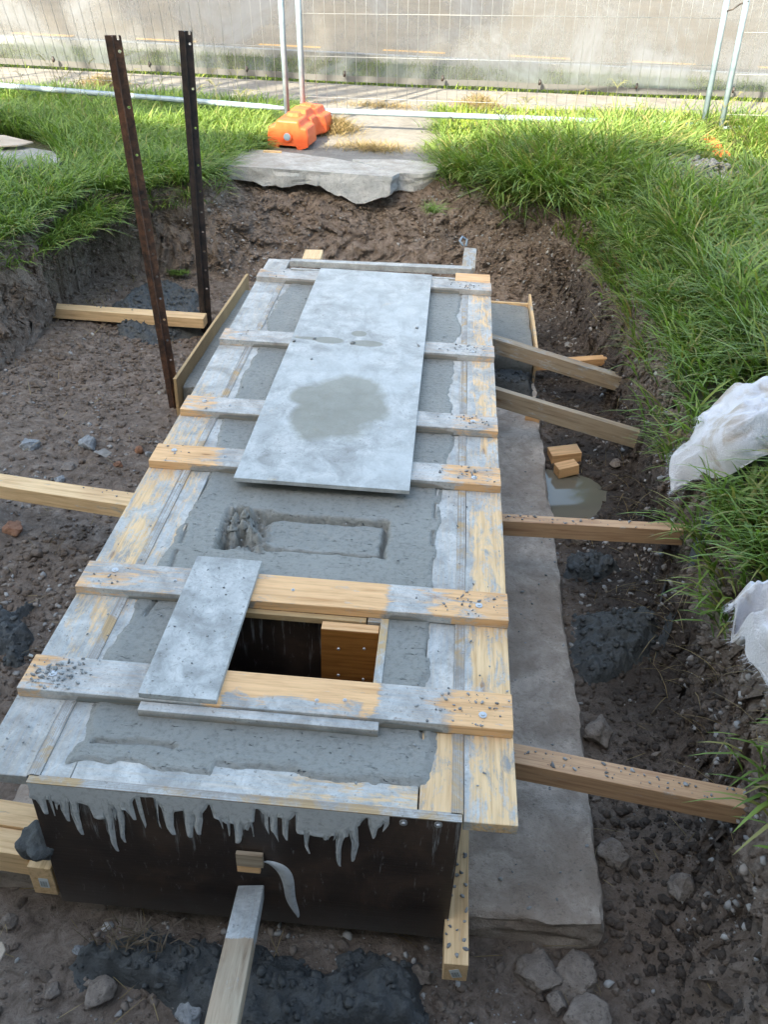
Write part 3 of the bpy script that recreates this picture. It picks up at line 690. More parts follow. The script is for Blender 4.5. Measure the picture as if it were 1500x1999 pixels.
# bare patches and scars on the film: small rusty-brown veneer strips
for a, b, w_ in (((-.765, .50), (-.63, .435), .010), ((-.73, .375), (-.60, .37), .016), ((-.635, .52), (-.600, .385), .026)):
    m_, L_ = frame((a[0], -.2168, a[1]), (b[0], -.2168, b[1]), (0, -1, 0))
    me_ = pymesh('bare_veneer', [(0, -w_ * .3, .0006), (L_, -w_ * .6, .0006), (L_, w_ * .6, .0006), (0, w_ * .3, .0006), (0, -w_ * .3, 0), (L_, -w_ * .6, 0), (L_, w_ * .6, 0), (0, w_ * .3, 0)], [(0, 1, 2, 3), (4, 7, 6, 5), (0, 4, 5, 1), (2, 6, 7, 3), (1, 5, 6, 2), (0, 3, 7, 4)])
    obj('bare_veneer', me_, M_BV if 'M_BV' in globals() else globals().setdefault('M_BV', (lambda k: (k.base((.11, .035, .018)), k.rough(.5), k.m)[2])(NT('bare_veneer'))), front)
# hatch opening lining
HX0, HX1, HY0, HY1 = -.50, .125, .195, .548
for lo, hi in (((HX0 - .018, HY0 - .018, .25), (HX1 + .0, HY0, ZB - .002)), ((HX0 - .018, HY0, .25), (HX0, HY1, ZB - .002))):
    boxm('hatch_lining', lo, hi, M_FILM, form, bv=0)
hl = boxm('hatch_lining', (HX0 - .018, HY1 - .012, .25), (HX1, HY1 + .008, ZB - .006), M_FILM, form, bv=0)
boxm('hatch_lip', (-.40, .512, .625), (.055, .535, ZB - .001), M_PLY, form, cem=.15)
boxm('hatch_lip', (.06, .514, .628), (.13, .535, ZB + .001), M_TG, form, cem=.4)
boxm('hatch_lip', (HX1 - .022, .21, .38), (HX1 + .004, .53, ZB + .006), M_PLY, form, cem=.55)
vb = boxm('hatch_cleat', (-.088, .470, .22), (.100, .508, ZB - .010), M_VARN, form)
boxm('cleat_edge', (-.087, .471, ZB - .0095), (.099, .507, ZB - .007), M_T, vb, cem=.05, bv=0)
for sx, sz in ((-.03, .56), (.055, .57), (-.03, .44), (.055, .43)):
    V, F = tube_v([(sx, .4705, sz), (sx, .467, sz)], [.006, .004], 8); obj('screw', pymesh('screw', V, F), M_SCREW, vb)
boxm('low_board', (-.552, .036, .632), (.135, .069, .677), M_T, form, cem=lambda p: 1.4 if p.z < .66 else 1.0)
boxm('form_floor', (-.75, -.19, .12), (.35, 3.7, .14), M_FILM, form, bv=0)

# ------------------------------------------------------------ fresh concrete in the form
def deck_concrete():
    res = .006
    a = np.arange(-.745, .352, res); b = np.arange(-.19, 3.77, res); X, Y = np.meshgrid(a, b)
    left = np.interp(Y, [-.2, .1, .5, .8, 1.2, 1.7, 2.3, 3.8], [-.675, -.70, -.70, -.69, -.665, -.70, -.715, -.725])
    right = np.interp(Y, [-.2, .6, 1.2, 1.5, 2.2, 3.0, 3.8], [.275, .275, .29, .30, .31, .325, .325])
    wob = fbm(X * 4, Y * 4, 71, 4) * .045 + fbm(X * 22, Y * 22, 74, 3) * .014
    d = np.minimum(np.minimum(X - left, right - X), np.minimum(Y + .135 - .03 * (X > -.3), 3.73 - Y)) + wob
    z = .6475 + .006 * smooth(d / .010) - .004 * smooth(-d / .01)
    z = z + .0035 * fbm(X * 3, Y * 3, 75, 4) + .0006 * fbm(X * 3, Y * 90, 76, 2) + .0008 * fbm(X * 50, Y * 50, 79, 2)
    # level is a touch lower inside and along the scored margins
    z = z - .003 * smooth((d - .03) / .03) 
    for gx in (-.66, .262):
        gg = np.exp(-((X - gx + .008 * np.sin(Y * 7) + fbm(X * 9, Y * 9, 5, 3) * .012) / .005) ** 2) * (vn(X * 12, Y * 12, 15) > -.02) * (Y < 1.35) * ((np.abs(Y - .9) < .5) | (gx > 0))
        z = z - .016 * gg
    gg = np.exp(-((Y + .055 + fbm(X * 9, Y * 9, 6, 3) * .03) / .007) ** 2) * (vn(X * 8, Y * 20, 16) > .08) * (d > .02)
    z = z - .016 * gg
    # blocked-out panel in the middle, sunk with ragged rim
    rx0, rx1, ry0, ry1 = -.515, .088, .862, 1.085
    dn = fbm(X * 20, Y * 20, 81, 4) * .012
    dr = np.minimum(np.minimum(X - rx0, rx1 - X), np.minimum(Y - ry0, ry1 - Y)) + dn
    rim = np.exp(-((dr - .006) / .008) ** 2)
    inr = smooth(dr / .008)
    z = z - .030 * inr * (1 - .55 * smooth((dr - .008) / .02)) - .026 * rim + .004 * inr * fbm(X * 30, Y * 30, 83, 4)
    rough = smooth((-.33 - X + .06 * vn(Y * 9, X * 9, 4)) / .06) * smooth((dr + .03) / .03)
    z = z + rough * (.085 * fbm(X * 22, Y * 22, 91, 5, .65) - .012)
    hole = (X > HX0) & (X < HX1) & (Y > HY0) & (Y < HY1)
    V = np.stack([X.ravel(), Y.ravel(), z.ravel()], 1); n1, n2 = X.shape[1], X.shape[0]
    i = np.arange(n1 * n2).reshape(n2, n1)
    F = np.stack([i[:-1, :-1].ravel(), i[:-1, 1:].ravel(), i[1:, 1:].ravel(), i[1:, :-1].ravel()], 1)
    hm = hole.ravel()[F].all(1); out = (d.ravel()[F].max(1) < -.012); F = F[~(hm | out)]
    u, inv = np.unique(F, return_inverse=True)
    o = obj('fresh_concrete', mesh_np('fresh_concrete', V[u], inv.reshape(-1, 4)), M_CON)
    tag(o, 'smooth wet grey concrete filling the formwork with one sunken rectangle', 'wet concrete')
    sm = o.modifiers.new('t', 'SOLIDIFY'); sm.thickness = .03; sm.offset = -1
deck_concrete()

# ------------------------------------------------------------ boards lying on the deck
def quad_sheet(name, c4, z, t, mat, label, cat, cem, sag=0):
    """board from four near-rectangular corners (near-left, near-right, far-right, far-left)"""
    nl, nr, fr_, fl_ = [np.array(c) for c in c4]
    a = (nl + nr) / 2; b = (fl_ + fr_) / 2; wd = (np.hypot(*(nr - nl)) + np.hypot(*(fr_ - fl_))) / 2
    o = plank(name, (a[0], a[1], z), (b[0], b[1], z), wd, t, mat, None, cem, bv=.0012, warp=.0006, step=.03)
    tag(o, label, cat); return o
quad_sheet('plywood_sheet', [(-.53, 1.232), (.14, 1.228), (.165, 3.70), (-.555, 3.66)], ZT + .019, .018, M_BIG, 'large grey water-stained plywood sheet lying along the far half of the deck', 'plywood sheet', .97)
quad_sheet('plywood_offcut', [(-.56, .068), (-.33, .078), (-.33, .722), (-.552, .718)], ZT + .019, .018, M_PLY, 'short grey plywood board half covering the dark square opening', 'plywood board', .93)

# ------------------------------------------------------------ timber braces
def tagged(o, label, cat='timber', group=None): return tag(o, label, cat, group)
GRP = 'timber braces round the formwork'
def z_of(u, v, y): return aty(u, v, y)
def sticker(parent, c, ux, uy, s=(.03, .045), flip=False):
    """small paper tag with printed bars, centre c, axes ux, uy (unit vectors)"""
    ux = Vector(ux).normalized(); uy = Vector(uy).normalized(); nrm = ux.cross(uy); c = Vector(c)
    def q(name, x0, x1, y0, y1, off, mat):
        P = [c + ux * x + uy * y + nrm * o_ for o_ in (off, off - .0006) for x, y in ((x0, y0), (x1, y0), (x1, y1), (x0, y1))]
        return obj(name, pymesh(name, P, [(0, 1, 2, 3), (7, 6, 5, 4), (0, 4, 5, 1), (1, 5, 6, 2), (2, 6, 7, 3), (3, 7, 4, 0)]), mat, parent)
    w_, h_ = s; q('label_tag', -w_ / 2, w_ / 2, -h_ / 2, h_ / 2, .0016, M_PAPER)
    V = []; F = []
    for kx in range(7):
        x = -w_ * .36 + kx * w_ * .1; ww = w_ * (.03 if kx % 3 else .05); n0 = len(V)
        V += [c + ux * x + uy * (-h_ * .38) + nrm * .0022, c + ux * (x + ww) + uy * (-h_ * .38) + nrm * .0022, c + ux * (x + ww) + uy * (h_ * .2) + nrm * .0022, c + ux * x + uy * (h_ * .2) + nrm * .0022]; F.append((n0, n0 + 1, n0 + 2, n0 + 3))
    obj('tag_bars', pymesh('tag_bars', V, F), M_INK, parent)
# front brace rising from the panel to the near bank
tagged(plank('timber_brace', (-.190, -.232, .300), (-.118, -.98, .66), .073, .045, M_TG, None, lambda p: .98 if p.y > -.44 + .3 * (p.x + .17) else .22), 'grey smeared timber brace rising from the black front panel toward the camera', group=GRP)
o = tagged(plank('timber_brace', (.398, -.345, .20), (.405, .9, .20), .068, .085, M_TP, None, .12), 'yellow timber lying along the footing under the right board, tag on its end', group=GRP)
sticker(o, (.40, -.3452, .155), (1, .0, .35), (-.35, 0, 1), (.028, .04))
o = tagged(plank('timber_brace', (-.815, -.215, .255), (-.815, .6, .255), .07, .13, M_TP, None, .1), 'yellow timber block beside the black panel at left, tag on its end', group=GRP)
sticker(o, (-.812, -.2156, .185), (1, 0, 0), (0, 0, 1), (.028, .045))
o = tagged(plank('timber_brace', (-1.55, -.02, .27), (-.86, -.06, .27), .085, .045, M_TP, None, .18), 'upper of two yellow timbers reaching the box at the front left', group=GRP)
o = tagged(plank('timber_brace', (-1.55, -.105, .262), (-.86, -.145, .262), .080, .10, M_TP, None, .12), 'lower of two yellow timbers reaching the box at the front left', group=GRP)
sticker(form, (-.905, -.2006, .632), (1, 0, .1), (-.1, 0, 1), (.05, .022))
a = at(-60, 920, .40); b = at(262, 975, .46)
tagged(plank('timber_brace', (a[0] - .8, a[1] + .12, .36), tuple(b), .095, .07, M_TP, None, .2), 'yellow timber brace entering from the left edge to the middle of the deck', group=GRP)
a = at(90, 596, .22); b = at(400, 617, .22)
tagged(plank('timber_brace', tuple(a), tuple(b), .10, .07, M_TP, None, .12), 'yellow timber brace from the far left bank to the plywood strip', group=GRP)
def brace(u0, v0, z0, u1, v1, z1, wd, t, mat, cem, label):
    a = at(u0, v0, z0); b = at(u1, v1, z1); a = a + (a - b) / np.linalg.norm(b - a) * .12
    return tagged(plank('timber_brace', tuple(a), tuple(b), wd, t, mat, None, cem), label, group=GRP)
brace(968, 658, .46, 1219, 735, .27, .072, .09, M_TG, .35, 'grey timber brace sloping from the deck down over another near the far right')
brace(970, 757, .46, 1292, 853, .27, .045, .10, M_TG, .25, 'thin grey timber brace sloping down to the right bank, on its edge')
brace(983, 1010, .50, 1358, 1030, .50, .055, .075, M_TR, .18, 'level reddish timber brace running right into the grass bank')
brace(1005, 1470, .48, 1462, 1560, .44, .075, .075, M_TR, .2, 'reddish timber brace, gravel on top, nearest on the right side')
a = at(1045, 706, .16); b = at(1202, 695, .16)
tagged(plank('timber_brace', tuple(a), tuple(b), .06, .05, M_T, None, .05), 'short orange timber lying under the grey brace near the far right', group=GRP)
a = at(590, 500, .62); b = at(607, 478, .66)
tagged(plank('timber_brace', tuple(aty(608, 505, 3.9)), tuple(aty(613, 487, 4.15)), .12, .05, M_TP, None, .15), 'short yellow timber end showing behind the far left deck corner', group=GRP)
o = tagged(plank('timber_brace', tuple(aty(915, 522, 3.9)), tuple(aty(920, 484, 4.45)), .085, .05, M_TG, None, .5), 'short grey timber end showing behind the far right deck corner', group=GRP)
tag(tube('wire_tie', [aty(905, 480, 4.45), aty(898, 470, 4.46), aty(903, 462, 4.5), aty(912, 468, 4.5), aty(910, 480, 4.45)], .008, M_GALV, n=6), 'twist of grey tie wire on the far right timber end', 'wire')

# ------------------------------------------------------------ side pours
lf = empty('side_form', (-1.27, 2.83, .07), 'long bare plywood strip standing on edge left of the deck', 'form board')
obj_ = plank('form_board', (-1.270, 2.83, .30), (-1.222, 4.60, .30), .018, .24, M_PLY, lf, .02, bv=.001)
def pour(name, lo, hi, mat, label, seed):
    x0, y0, z0 = lo; x1, y1, z1 = hi
    return rough_box(name, lo, hi, mat, label, 'wet concrete', seed, .01, .02)
pour('side_pour', (-1.255, 2.9, .02), (-.775, 4.5, .215), M_CON, 'rough concrete between the plywood strip and the left deck board', 5)
sp = pour('side_pour', (.38, 3.52, .10), (.835, 4.37, .285), M_CON, 'small smooth dark square of wet concrete right of the far deck', 6)
rf = empty('side_form', (.843, 3.9, .1), 'pale thin plywood edging round the small wet concrete square', 'form board')
plank('form_board', (.846, 3.50, .305), (.850, 4.46, .335), .016, .20, M_TP, rf, .35, bv=.001)
plank('form_board', (.38, 4.385, .297), (.835, 4.375, .297), .016, .18, M_TP, rf, .35, bv=.001)
heap('concrete_spill', [(.42, 3.30), (.84, 3.28), (.86, 3.55), (.42, 3.56)], .07, M_DARKCON, 'black wet slurry running off the small concrete square', 'concrete', 66, 16, .08, .01, base=.10)
# offcut blocks
def block(u, v, z, L, wd, t, ang, mat, label, tilt=0):
    c = at(u, v, z); d = np.array([math.cos(ang), math.sin(ang), tilt]); a = c - d * L / 2; b = c + d * L / 2
    o = plank('timber_offcut', tuple(a), tuple(b), wd, t, mat, None, .1, bv=.002, warp=0); return tag(o, label, 'wood block', 'sawn timber offcuts')
block(1043, 803, .155, .085, .055, .055, 2.9, M_T, 'small orange wood block sitting on the footing edge')
block(1103, 878, .085, .17, .10, .06, .2, M_T, 'larger of two wood offcuts beside the puddle', .1)
block(1107, 906, .075, .12, .07, .06, .35, M_T, 'smaller of two wood offcuts beside the puddle', .12)
block(532, 294, .80, .16, .03, .02, .02, M_TP, 'thin wood sliver under the orange fence foot')
# puddle
n = 40
me = pymesh('puddle', [(x, y, .004) for x, y in [(.84, 2.62), (1.2, 2.62), (1.2, 2.05), (.84, 2.05)]], [(3, 2, 1, 0)])
tag(obj('puddle', me, M_WATER), 'small muddy puddle between the footing and the right bank', 'puddle', None, 'structure')
# concrete lump on the front left timbers
def rock(name, c, s, mat, label, cat, seed, group=None, sub=3, amp=.35, rot=0, flat=.75):
    import bmesh
    bm = bmesh.new(); bmesh.ops.create_icosphere(bm, subdivisions=sub, radius=1); V = np.array([v.co[:] for v in bm.verts]); F = [[v.index for v in f.verts] for f in bm.faces]; bm.free()
    r_ = np.random.default_rng(seed)
    for _ in range(16):                    # chop facets
        nrm = r_.normal(size=3); nrm /= np.linalg.norm(nrm); dd = r_.uniform(.5, .82); pr_ = V @ nrm; ex = np.maximum(pr_ - dd, 0); V = V - ex[:, None] * nrm * .98
    r0 = 1 + amp * .4 * fbm(V[:, 0] * 2 + V[:, 2], V[:, 1] * 2 + seed, seed, 4)
    r0 = r0 + .05 * fbm(V[:, 0] * 7 + V[:, 2] * 3, V[:, 1] * 7 + V[:, 2] * 5, seed + 3, 3)
    V = V * r0[:, None]; V = V * np.array([s[0], s[1], s[2]])
    ca, sa = math.cos(rot), math.sin(rot); V = np.stack([V[:, 0] * ca - V[:, 1] * sa, V[:, 0] * sa + V[:, 1] * ca, V[:, 2]], 1)
    me = mesh_np(name, V, None, np.array(F), False); m = Matrix.Translation(Vector([float(q) for q in c]))
    o = obj(name, me, mat, None, m); return tag(o, label, cat, group)
rock('concrete_lump', at(78, 1650, .33), (.085, .075, .07), M_DARKCON, 'dark concrete lump stuck against the box at the front left', 'concrete', 5, sub=4, amp=.9)
GR = 'loose stones in the pit'
def gz(x, y): return float(ground_h(np.array([x]), np.array([y]))[0][0])
rocks = [ (1152, 1425, .075, .085, M_ST, 'brown rock against the right edge of the footing, above the nearest brace'),
 (1185, 1672, .06, .06, M_ST, 'brown rock against the right edge of the footing, below the nearest brace'),
 (1330, 1728, .07, .055, M_ST, 'rounded brown stone half buried in the dirt at lower right'),
 (826, 1905, .04, .045, M_ST, 'rounded stone on the dark spill left of the tagged timber'),
 (1055, 1898, .075, .05, M_ST, 'flat brown rock under the near corner of the footing'),
 (1125, 1900, .09, .06, M_ST, 'wide brown rock touching the near right corner of the footing'),
 (1085, 1955, .05, .045, M_ST, 'pale brown rock below the near corner of the footing'),
 (1155, 1990, .08, .04, M_ST, 'light tan rock cut by the bottom edge of the picture'),
 (192, 1932, .065, .045, M_ST, 'angular reddish brown rock at the lower left, left of the front brace'),
 (372, 1972, .06, .055, M_SB, 'pointed grey rock just left of the front brace'),
 (58, 868, .055, .045, M_SB, 'smooth pale blue grey stone at the left, above the long brace'),
 (170, 866, .065, .055, M_SB, 'square blue grey rock at the left near the deck'),
 (130, 912, .045, .03, M_ST, 'flat brown stone below the square grey rock'),
 (22, 1032, .06, .035, M_BRICK, 'reddish flat stone at the left edge below the long brace'),
 (118, 935, .035, .03, M_SB, 'small grey stone touching the left brace'),
 (130, 868, .03, .03, M_ST, 'small round brown stone left of the square grey rock'),
 (310, 658, .045, .055, M_SB, 'grey stone on the dirt between the two steel pickets'),
 (232, 907, .03, .025, M_BRICK, 'broken red brick bit left of the deck near a blue scrap'),
 (270, 878, .035, .035, M_BRICK, 'broken brick corner near the left end of a cross timber'),
 (290, 886, .03, .03, M_SB, 'small grey stone beside the broken brick corner'),
 (970, 550, .06, .055, M_SB, 'pale grey stone just behind the far right deck corner'),
 (992, 576, .045, .04, M_SB, 'small blue stone behind the small wet concrete square'),
 (1122, 621, .07, .045, M_RUBBLE, 'pale flat stone on the far right dirt, left of its darker neighbour'),
 (1152, 632, .065, .045, M_SB, 'dark blue grey stone on the far right dirt, beside a pale one'),
 (1110, 673, .04, .02, M_RUBBLE, 'small flat pale stone between the braces and the paired stones'),
 (1130, 575, .035, .03, M_RUBBLE, 'pale pebble near the foot of the far right bank'),
 (1205, 903, .045, .05, M_ST, 'upright brown stone in the bank right of the wood offcuts'),
 (1345, 1232, .06, .08, M_ST, 'tall tan stone at the foot of the grass bank beside the dark heap'),
 (1133, 1055, .05, .045, M_ST, 'brown stone right under the level reddish brace'),
 (105, 1935, .028, .022, M_ST, 'small brown stone near the lower left corner, left of the angular rock'),
 (20, 1800, .03, .03, M_ST, 'small round stone in front of the footing at far left'),
 (152, 1855, .028, .024, M_SB, 'small blue stone at the end of the front spill'),]
for q, (u, v, sx, sz, mt, lb) in enumerate(rocks):
    c = at(u, v, .03)
    for _ in range(6): c = at(u, v, gz(c[0], c[1]) + sz * .35)
    if u in (1152, 1185): c[0] += .03
    rock('stone', (c[0], c[1], c[2]), (sx, sx * random.uniform(.75, 1), sz * .8), mt, lb, 'stone', 100 + q, GR, 4, .8, random.uniform(0, 3))

# ------------------------------------------------------------ gravel and crumbs
P, nn = on_ground(52000); x, y = P[:, 0], P[:, 1]
keep = ((fbm(x * 2.1 + P[:, 2], y * 2.1, 201, 4) > .06) | (rng.uniform(0, 1, len(x)) < .10)) & (sdist(x, y, PUD) > .02); P, nn = P[keep], nn[keep]
S = .0022 + .015 * rng.uniform(0, 1, len(P)) ** 7
pebble_cloud('gravel', P + nn * (S * .2)[:, None], S, M_GRIT, 'loose grit and small gravel scattered over the pit soil', 'gravel')
P, nn = on_ground(95000); x, y = P[:, 0], P[:, 1]
keep = ((fbm(x * 1.7 + P[:, 2], y * 1.7, 231, 3) > .02) | (P[:, 2] > .3) | (x > .8) | (rng.uniform(0, 1, len(x)) < .3)) & (sdist(x, y, PUD) > .02); P, nn = P[keep], nn[keep]
S = (.003 + .019 * rng.uniform(0, 1, len(P)) ** 4.5) * (1 + .6 * (rng.uniform(0, 1, len(P)) < .01) + .15 * np.clip(vn(P[:, 0] * 1.5, P[:, 1] * 1.5, 777), 0, 1))
me_o = pebble_cloud('soil_crumbs', P + nn * (S * .1)[:, None], S, M_SOIL, 'broken clods of brown soil lying in the pit', 'soil')
za = me_o.data.attributes.new('wet', 'FLOAT', 'POINT')
zv = np.empty(len(me_o.data.vertices) * 3, np.float32); me_o.data.vertices.foreach_get('co', zv); zv = zv.reshape(-1, 3)
za.data.foreach_set('value', (np.clip(smooth((zv[:, 0] - .8) / .25) * .9, 0, 1) * (zv[:, 2] < .4)).astype(np.float32))
# crumbs of concrete on timbers and footing
PP = []; SS = []
def sc_(cx, cy, rx, ry, z, n, s0=.004, s1=.009):
    for _ in range(n):
        PP.append((cx + random.gauss(0, rx), cy + random.gauss(0, ry), z)); SS.append(random.uniform(s0, s1) * (1 if random.random() < .85 else 1.6))
def clampy(y0):
    for i in range(len(PP)):
        pass
for y, xl, xr, dy, cv in cross:
    for cx, n, r in ((xr - .10 - .05 * random.random(), 30, .03), (xl + .10, 12, .03), (xr - .2, 14, .07), (xr - .06, 9, .02)):
        for _ in range(n if y < 1.5 or cx > 0 else n // 2):
            px_ = min(max(cx + random.gauss(0, r), xl + .01), xr - .01); py_ = min(max(y + .07 + random.gauss(0, .035), y + .008), y + .132)
            PP.append((px_, py_, ZT + .002)); SS.append(.0014 + .006 * random.random() ** 2.5)
for _ in range(90):
    PP.append((-.82 + random.gauss(0, .05), min(max(.141 + random.gauss(0, .03), .08), .205), ZT + .003)); SS.append(.002 + .007 * random.random() ** 2)
for _ in range(170): PP.append((random.uniform(-.9, .51), random.choice([random.uniform(-.15, .03), random.uniform(.22, .5), random.uniform(.7, 1.3), random.uniform(1.5, 3.5)]), ZB + .006)); SS.append(random.uniform(.0015, .005))
PP = [p for p in PP if not (HX0 - .03 < p[0] < HX1 + .02 and HY0 < p[1] < HY1 and p[2] < ZT)]
SS = SS[:len(PP)]
for _ in range(45): PP.append((random.uniform(-.54, -.35), random.uniform(.08, .70), ZT + .020)); SS.append(.001 + .004 * random.random() ** 2)
for q in ((-.52, 2.55), (-.22, 2.55 + .02), (.10, 2.83), (.12, 2.6), (-.42, 2.60), (-.40, 2.35)): PP.append((q[0], q[1], ZT + .024)); SS.append(random.uniform(.009, .013))
for _ in range(300): PP.append((random.uniform(.42, .84), random.uniform(-.12, 3.2), .102)); SS.append(.0015 + .006 * random.random() ** 3)
for _ in range(26): PP.append((.398 + random.uniform(-.03, .03), random.uniform(-.33, -.0), .202)); SS.append(random.uniform(.003, .008))
# on top of the braces
for (u0, v0, z0, u1, v1, z1, n) in ((1005, 1470, .48, 1462, 1560, .44, 60), (983, 1010, .5, 1358, 1030, .5, 45), (0, 925, .40, 255, 968, .46, 30), (90, 596, .22, 400, 612, .22, 16)):
    for _ in range(n):
        t_ = random.random(); c = at(u0 + (u1 - u0) * t_, v0 + (v1 - v0) * t_, z0 + (z1 - z0) * t_); PP.append((c[0], c[1] + random.uniform(-.025, .025), c[2] + .003)); SS.append(.002 + .007 * random.random() ** 2.2)
pebble_cloud('concrete_crumbs', np.array(PP), np.array(SS), M_CRUMB, 'small grey crumbs of dropped concrete on the timbers', 'crumbs')

# ------------------------------------------------------------ steel pickets
def picket(base, top, mat, label, w_=.034, yaw=0.3):
    base = Vector([float(c) for c in base]); top = Vector([float(c) for c in top]); m, L = frame(base, top, (math.sin(yaw), -math.cos(yaw), 0))
    root = empty('star_picket', base, label, 'steel picket', 'rusty star pickets')
    # local x along length, y to one side, z toward viewer. Flat flange with holes in the y<0 half
    V = []; F = []
    T_ = .005
    holes = [L - .06 - .0, L - .30, L - .52, L - .74] + [L - .9 - .13 * i for i in range(int((L - 1) / .13))]
    holes = sorted(h for h in holes if h > .05); HR = .0075; cy = -w_ * .55
    def seg_plain(x0, x1):
        n0 = len(V)
        for z in (0, -T_):
            V.extend([(x0, -w_, z), (x1, -w_, z), (x1, 0, z), (x0, 0, z)])
        F.extend([(n0, n0 + 1, n0 + 2, n0 + 3), (n0 + 7, n0 + 6, n0 + 5, n0 + 4), (n0 + 4, n0 + 5, n0 + 1, n0)])
    def seg_hole(xc):
        r = HR * 1.6; n0 = len(V); K = 12
        for z in (0, -T_):
            for q in range(K):
                a = 2 * math.pi * q / K + math.pi / K; dx, dy = math.cos(a), math.sin(a)
                s_ = 1 / max(abs(dx), abs(dy))
                ys_ = cy + dy * s_ * r
                if dy * s_ < -.99: ys_ = -w_
                if dy * s_ > .99: ys_ = 0
                V.append((xc + dx * s_ * r, ys_ if abs(dy * s_) > .99 else (cy + dy * s_ * (w_ + cy if dy < 0 else -cy)), z))
            for q in range(K):
                a = 2 * math.pi * q / K + math.pi / K; V.append((xc + math.cos(a) * HR, cy + math.sin(a) * HR, z))
        for q in range(K):
            p = (q + 1) % K
            F.append((n0 + q, n0 + p, n0 + K + p, n0 + K + q)); F.append((n0 + 2 * K + p, n0 + 2 * K + q, n0 + 3 * K + q, n0 + 3 * K + p))
            F.append((n0 + K + q, n0 + K + p, n0 + 3 * K + p, n0 + 3 * K + q))
    x = -.25
    for hx in holes:
        seg_plain(x, hx - HR * 1.6); seg_hole(hx); x = hx + HR * 1.6
    seg_plain(x, L - .014)
    n0 = len(V)                     # notched top
    for a, b in ((-w_, -w_ * .72), (-w_ * .45, 0)):
        n0 = len(V)
        for z in (0, -T_): V.extend([(L - .014, a, z), (L + (.004 if a < -w_ * .8 else .006), a, z), (L + .006, b, z), (L - .014, b, z)])
        F.extend([(n0, n0 + 1, n0 + 2, n0 + 3), (n0 + 7, n0 + 6, n0 + 5, n0 + 4), (n0 + 1, n0 + 5, n0 + 6, n0 + 2), (n0, n0 + 4, n0 + 5, n0 + 1), (n0 + 3, n0 + 2, n0 + 6, n0 + 7)])
    obj('hole_flange', pymesh('hole_flange', V, F), mat, root, m)
    def bar(y0, z0, y1, z1, th, nm):
        d = Vector((y1 - y0, z1 - z0)).normalized(); n_ = Vector((-d.y, d.x)) * th / 2
        P = [(y0 + n_.x, z0 + n_.y), (y1 + n_.x, z1 + n_.y), (y1 - n_.x, z1 - n_.y), (y0 - n_.x, z0 - n_.y)]
        K = 30; V = []; F = []
        for i in range(K + 1):
            xx = -.25 + (L + .25 + .006) * i / K
            for (py, pz) in P: V.append((xx, py + random.uniform(-.0006, .0006), pz + random.uniform(-.0006, .0006)))
        for i in range(K):
            for q in range(4): F.append((i * 4 + q, i * 4 + (q + 1) % 4, i * 4 + 4 + (q + 1) % 4, i * 4 + 4 + q))
        F.append((0, 1, 2, 3)); F.append((K * 4 + 3, K * 4 + 2, K * 4 + 1, K * 4))
        obj(nm, pymesh(nm, V, F), mat, root, m)
    bar(0, -.002, w_ * .95, -.006, .006, 'flange'); bar(0.002, 0.002, w_ * .1, w_ * .62, .006, 'flange')
    return root
picket((-1.318, 2.935, .03), (-1.322, 2.66, 2.052), M_RUST, 'leaning rusty brown steel picket, left and nearer of the two', .036, .25)
picket((-1.405, 4.04, .03), (-1.362, 3.97, 1.935), M_BSTEEL, 'upright dark steel picket, right and farther of the two', .040, .2)

# ------------------------------------------------------------ temporary fence
YF = 7.1
def fence_panel(bl, br, tl, tr, label, dx=.0955, dz=.345, hoff=.12, posts=(1, 1), rail_r=.026, x0off=0.02):
    """corner points: bottom left/right, top left/right"""
    bl, br, tl, tr = [Vector([float(c) for c in p]) for p in (bl, br, tl, tr)]
    root = empty('temporary_fence', bl, label, 'fence panel', 'temporary wire fence panels')
    if posts[0]: tube('frame_post', [bl - (tl - bl).normalized() * .06, tl], .027, M_GALV, root)
    if posts[1]: tube('frame_post', [br - (tr - br).normalized() * .06, tr], .027, M_GALV, root)
    R_ = (br - bl).normalized(); 
    # rail with flattened crimped ends
    L = (br - bl).length; pts = [bl + R_ * q for q in (.02, .10, .22, L - .22, L - .10, L - .02)]
    tube('bottom_rail', pts, [.018, .020, rail_r, rail_r, .020, .018], M_GALV, root)
    tube('top_rail', [tl, tr], rail_r, M_GALV, root)
    W = (br - bl).length; n = int(W / dx); parts = []
    lp = lambda a, b, t: a + (b - a) * t
    for i in range(n + 1):
        t = (x0off + i * dx) / W
        if t >= 1: break
        parts.append(tube_v([lp(bl, br, t), lp(lp(bl, br, t), lp(tl, tr, t), .5) + Vector((0, .01 * math.sin(i), 0)), lp(tl, tr, t)], .0021, 5))
    H = (tl - bl).length; z = hoff
    while z < H:
        a = lp(bl, tl, z / H); b = lp(br, tr, z / H); parts.append(tube_v([a, b], .0023, 5)); z += dz
    V, F = join_v(parts); obj('wire_mesh', pymesh('wire_mesh', V, F, True), M_WIRE, root)
    return root
RZ = .93
b1 = at(592, 215, RZ); b2 = aty(1372, 240, b1[1] + .1); b2 = at(1374, 244, RZ)
y1 = b1[1]; t1 = aty(579, -60, y1); y2 = b2[1]; t2 = aty(1432, -60, y2)
def ext(b, t, f=1.6): b = np.array(b); t = np.array(t); return b + (t - b) * f
fence_panel(b1, b2, ext(b1, t1), ext(b2, t2), 'middle wire fence panel between the orange foot and the right post pair', x0off=.04)
b3 = at(560, 212, RZ); t3 = aty(545, -60, b3[1]); b0 = at(-210, 150, RZ); t0 = aty(-330, -60, b0[1] - .25)
fence_panel(b0, b3, ext(b0, t0), ext(b3, t3), 'left wire fence panel, its rail sunk in bright grass', x0off=.05)
b4 = at(1408, 250, RZ); t4 = aty(1472, -60, b4[1]); b5 = b4 + np.array([3.4, .6, 0]); t5 = t4 + np.array([3.6, .6, .1])
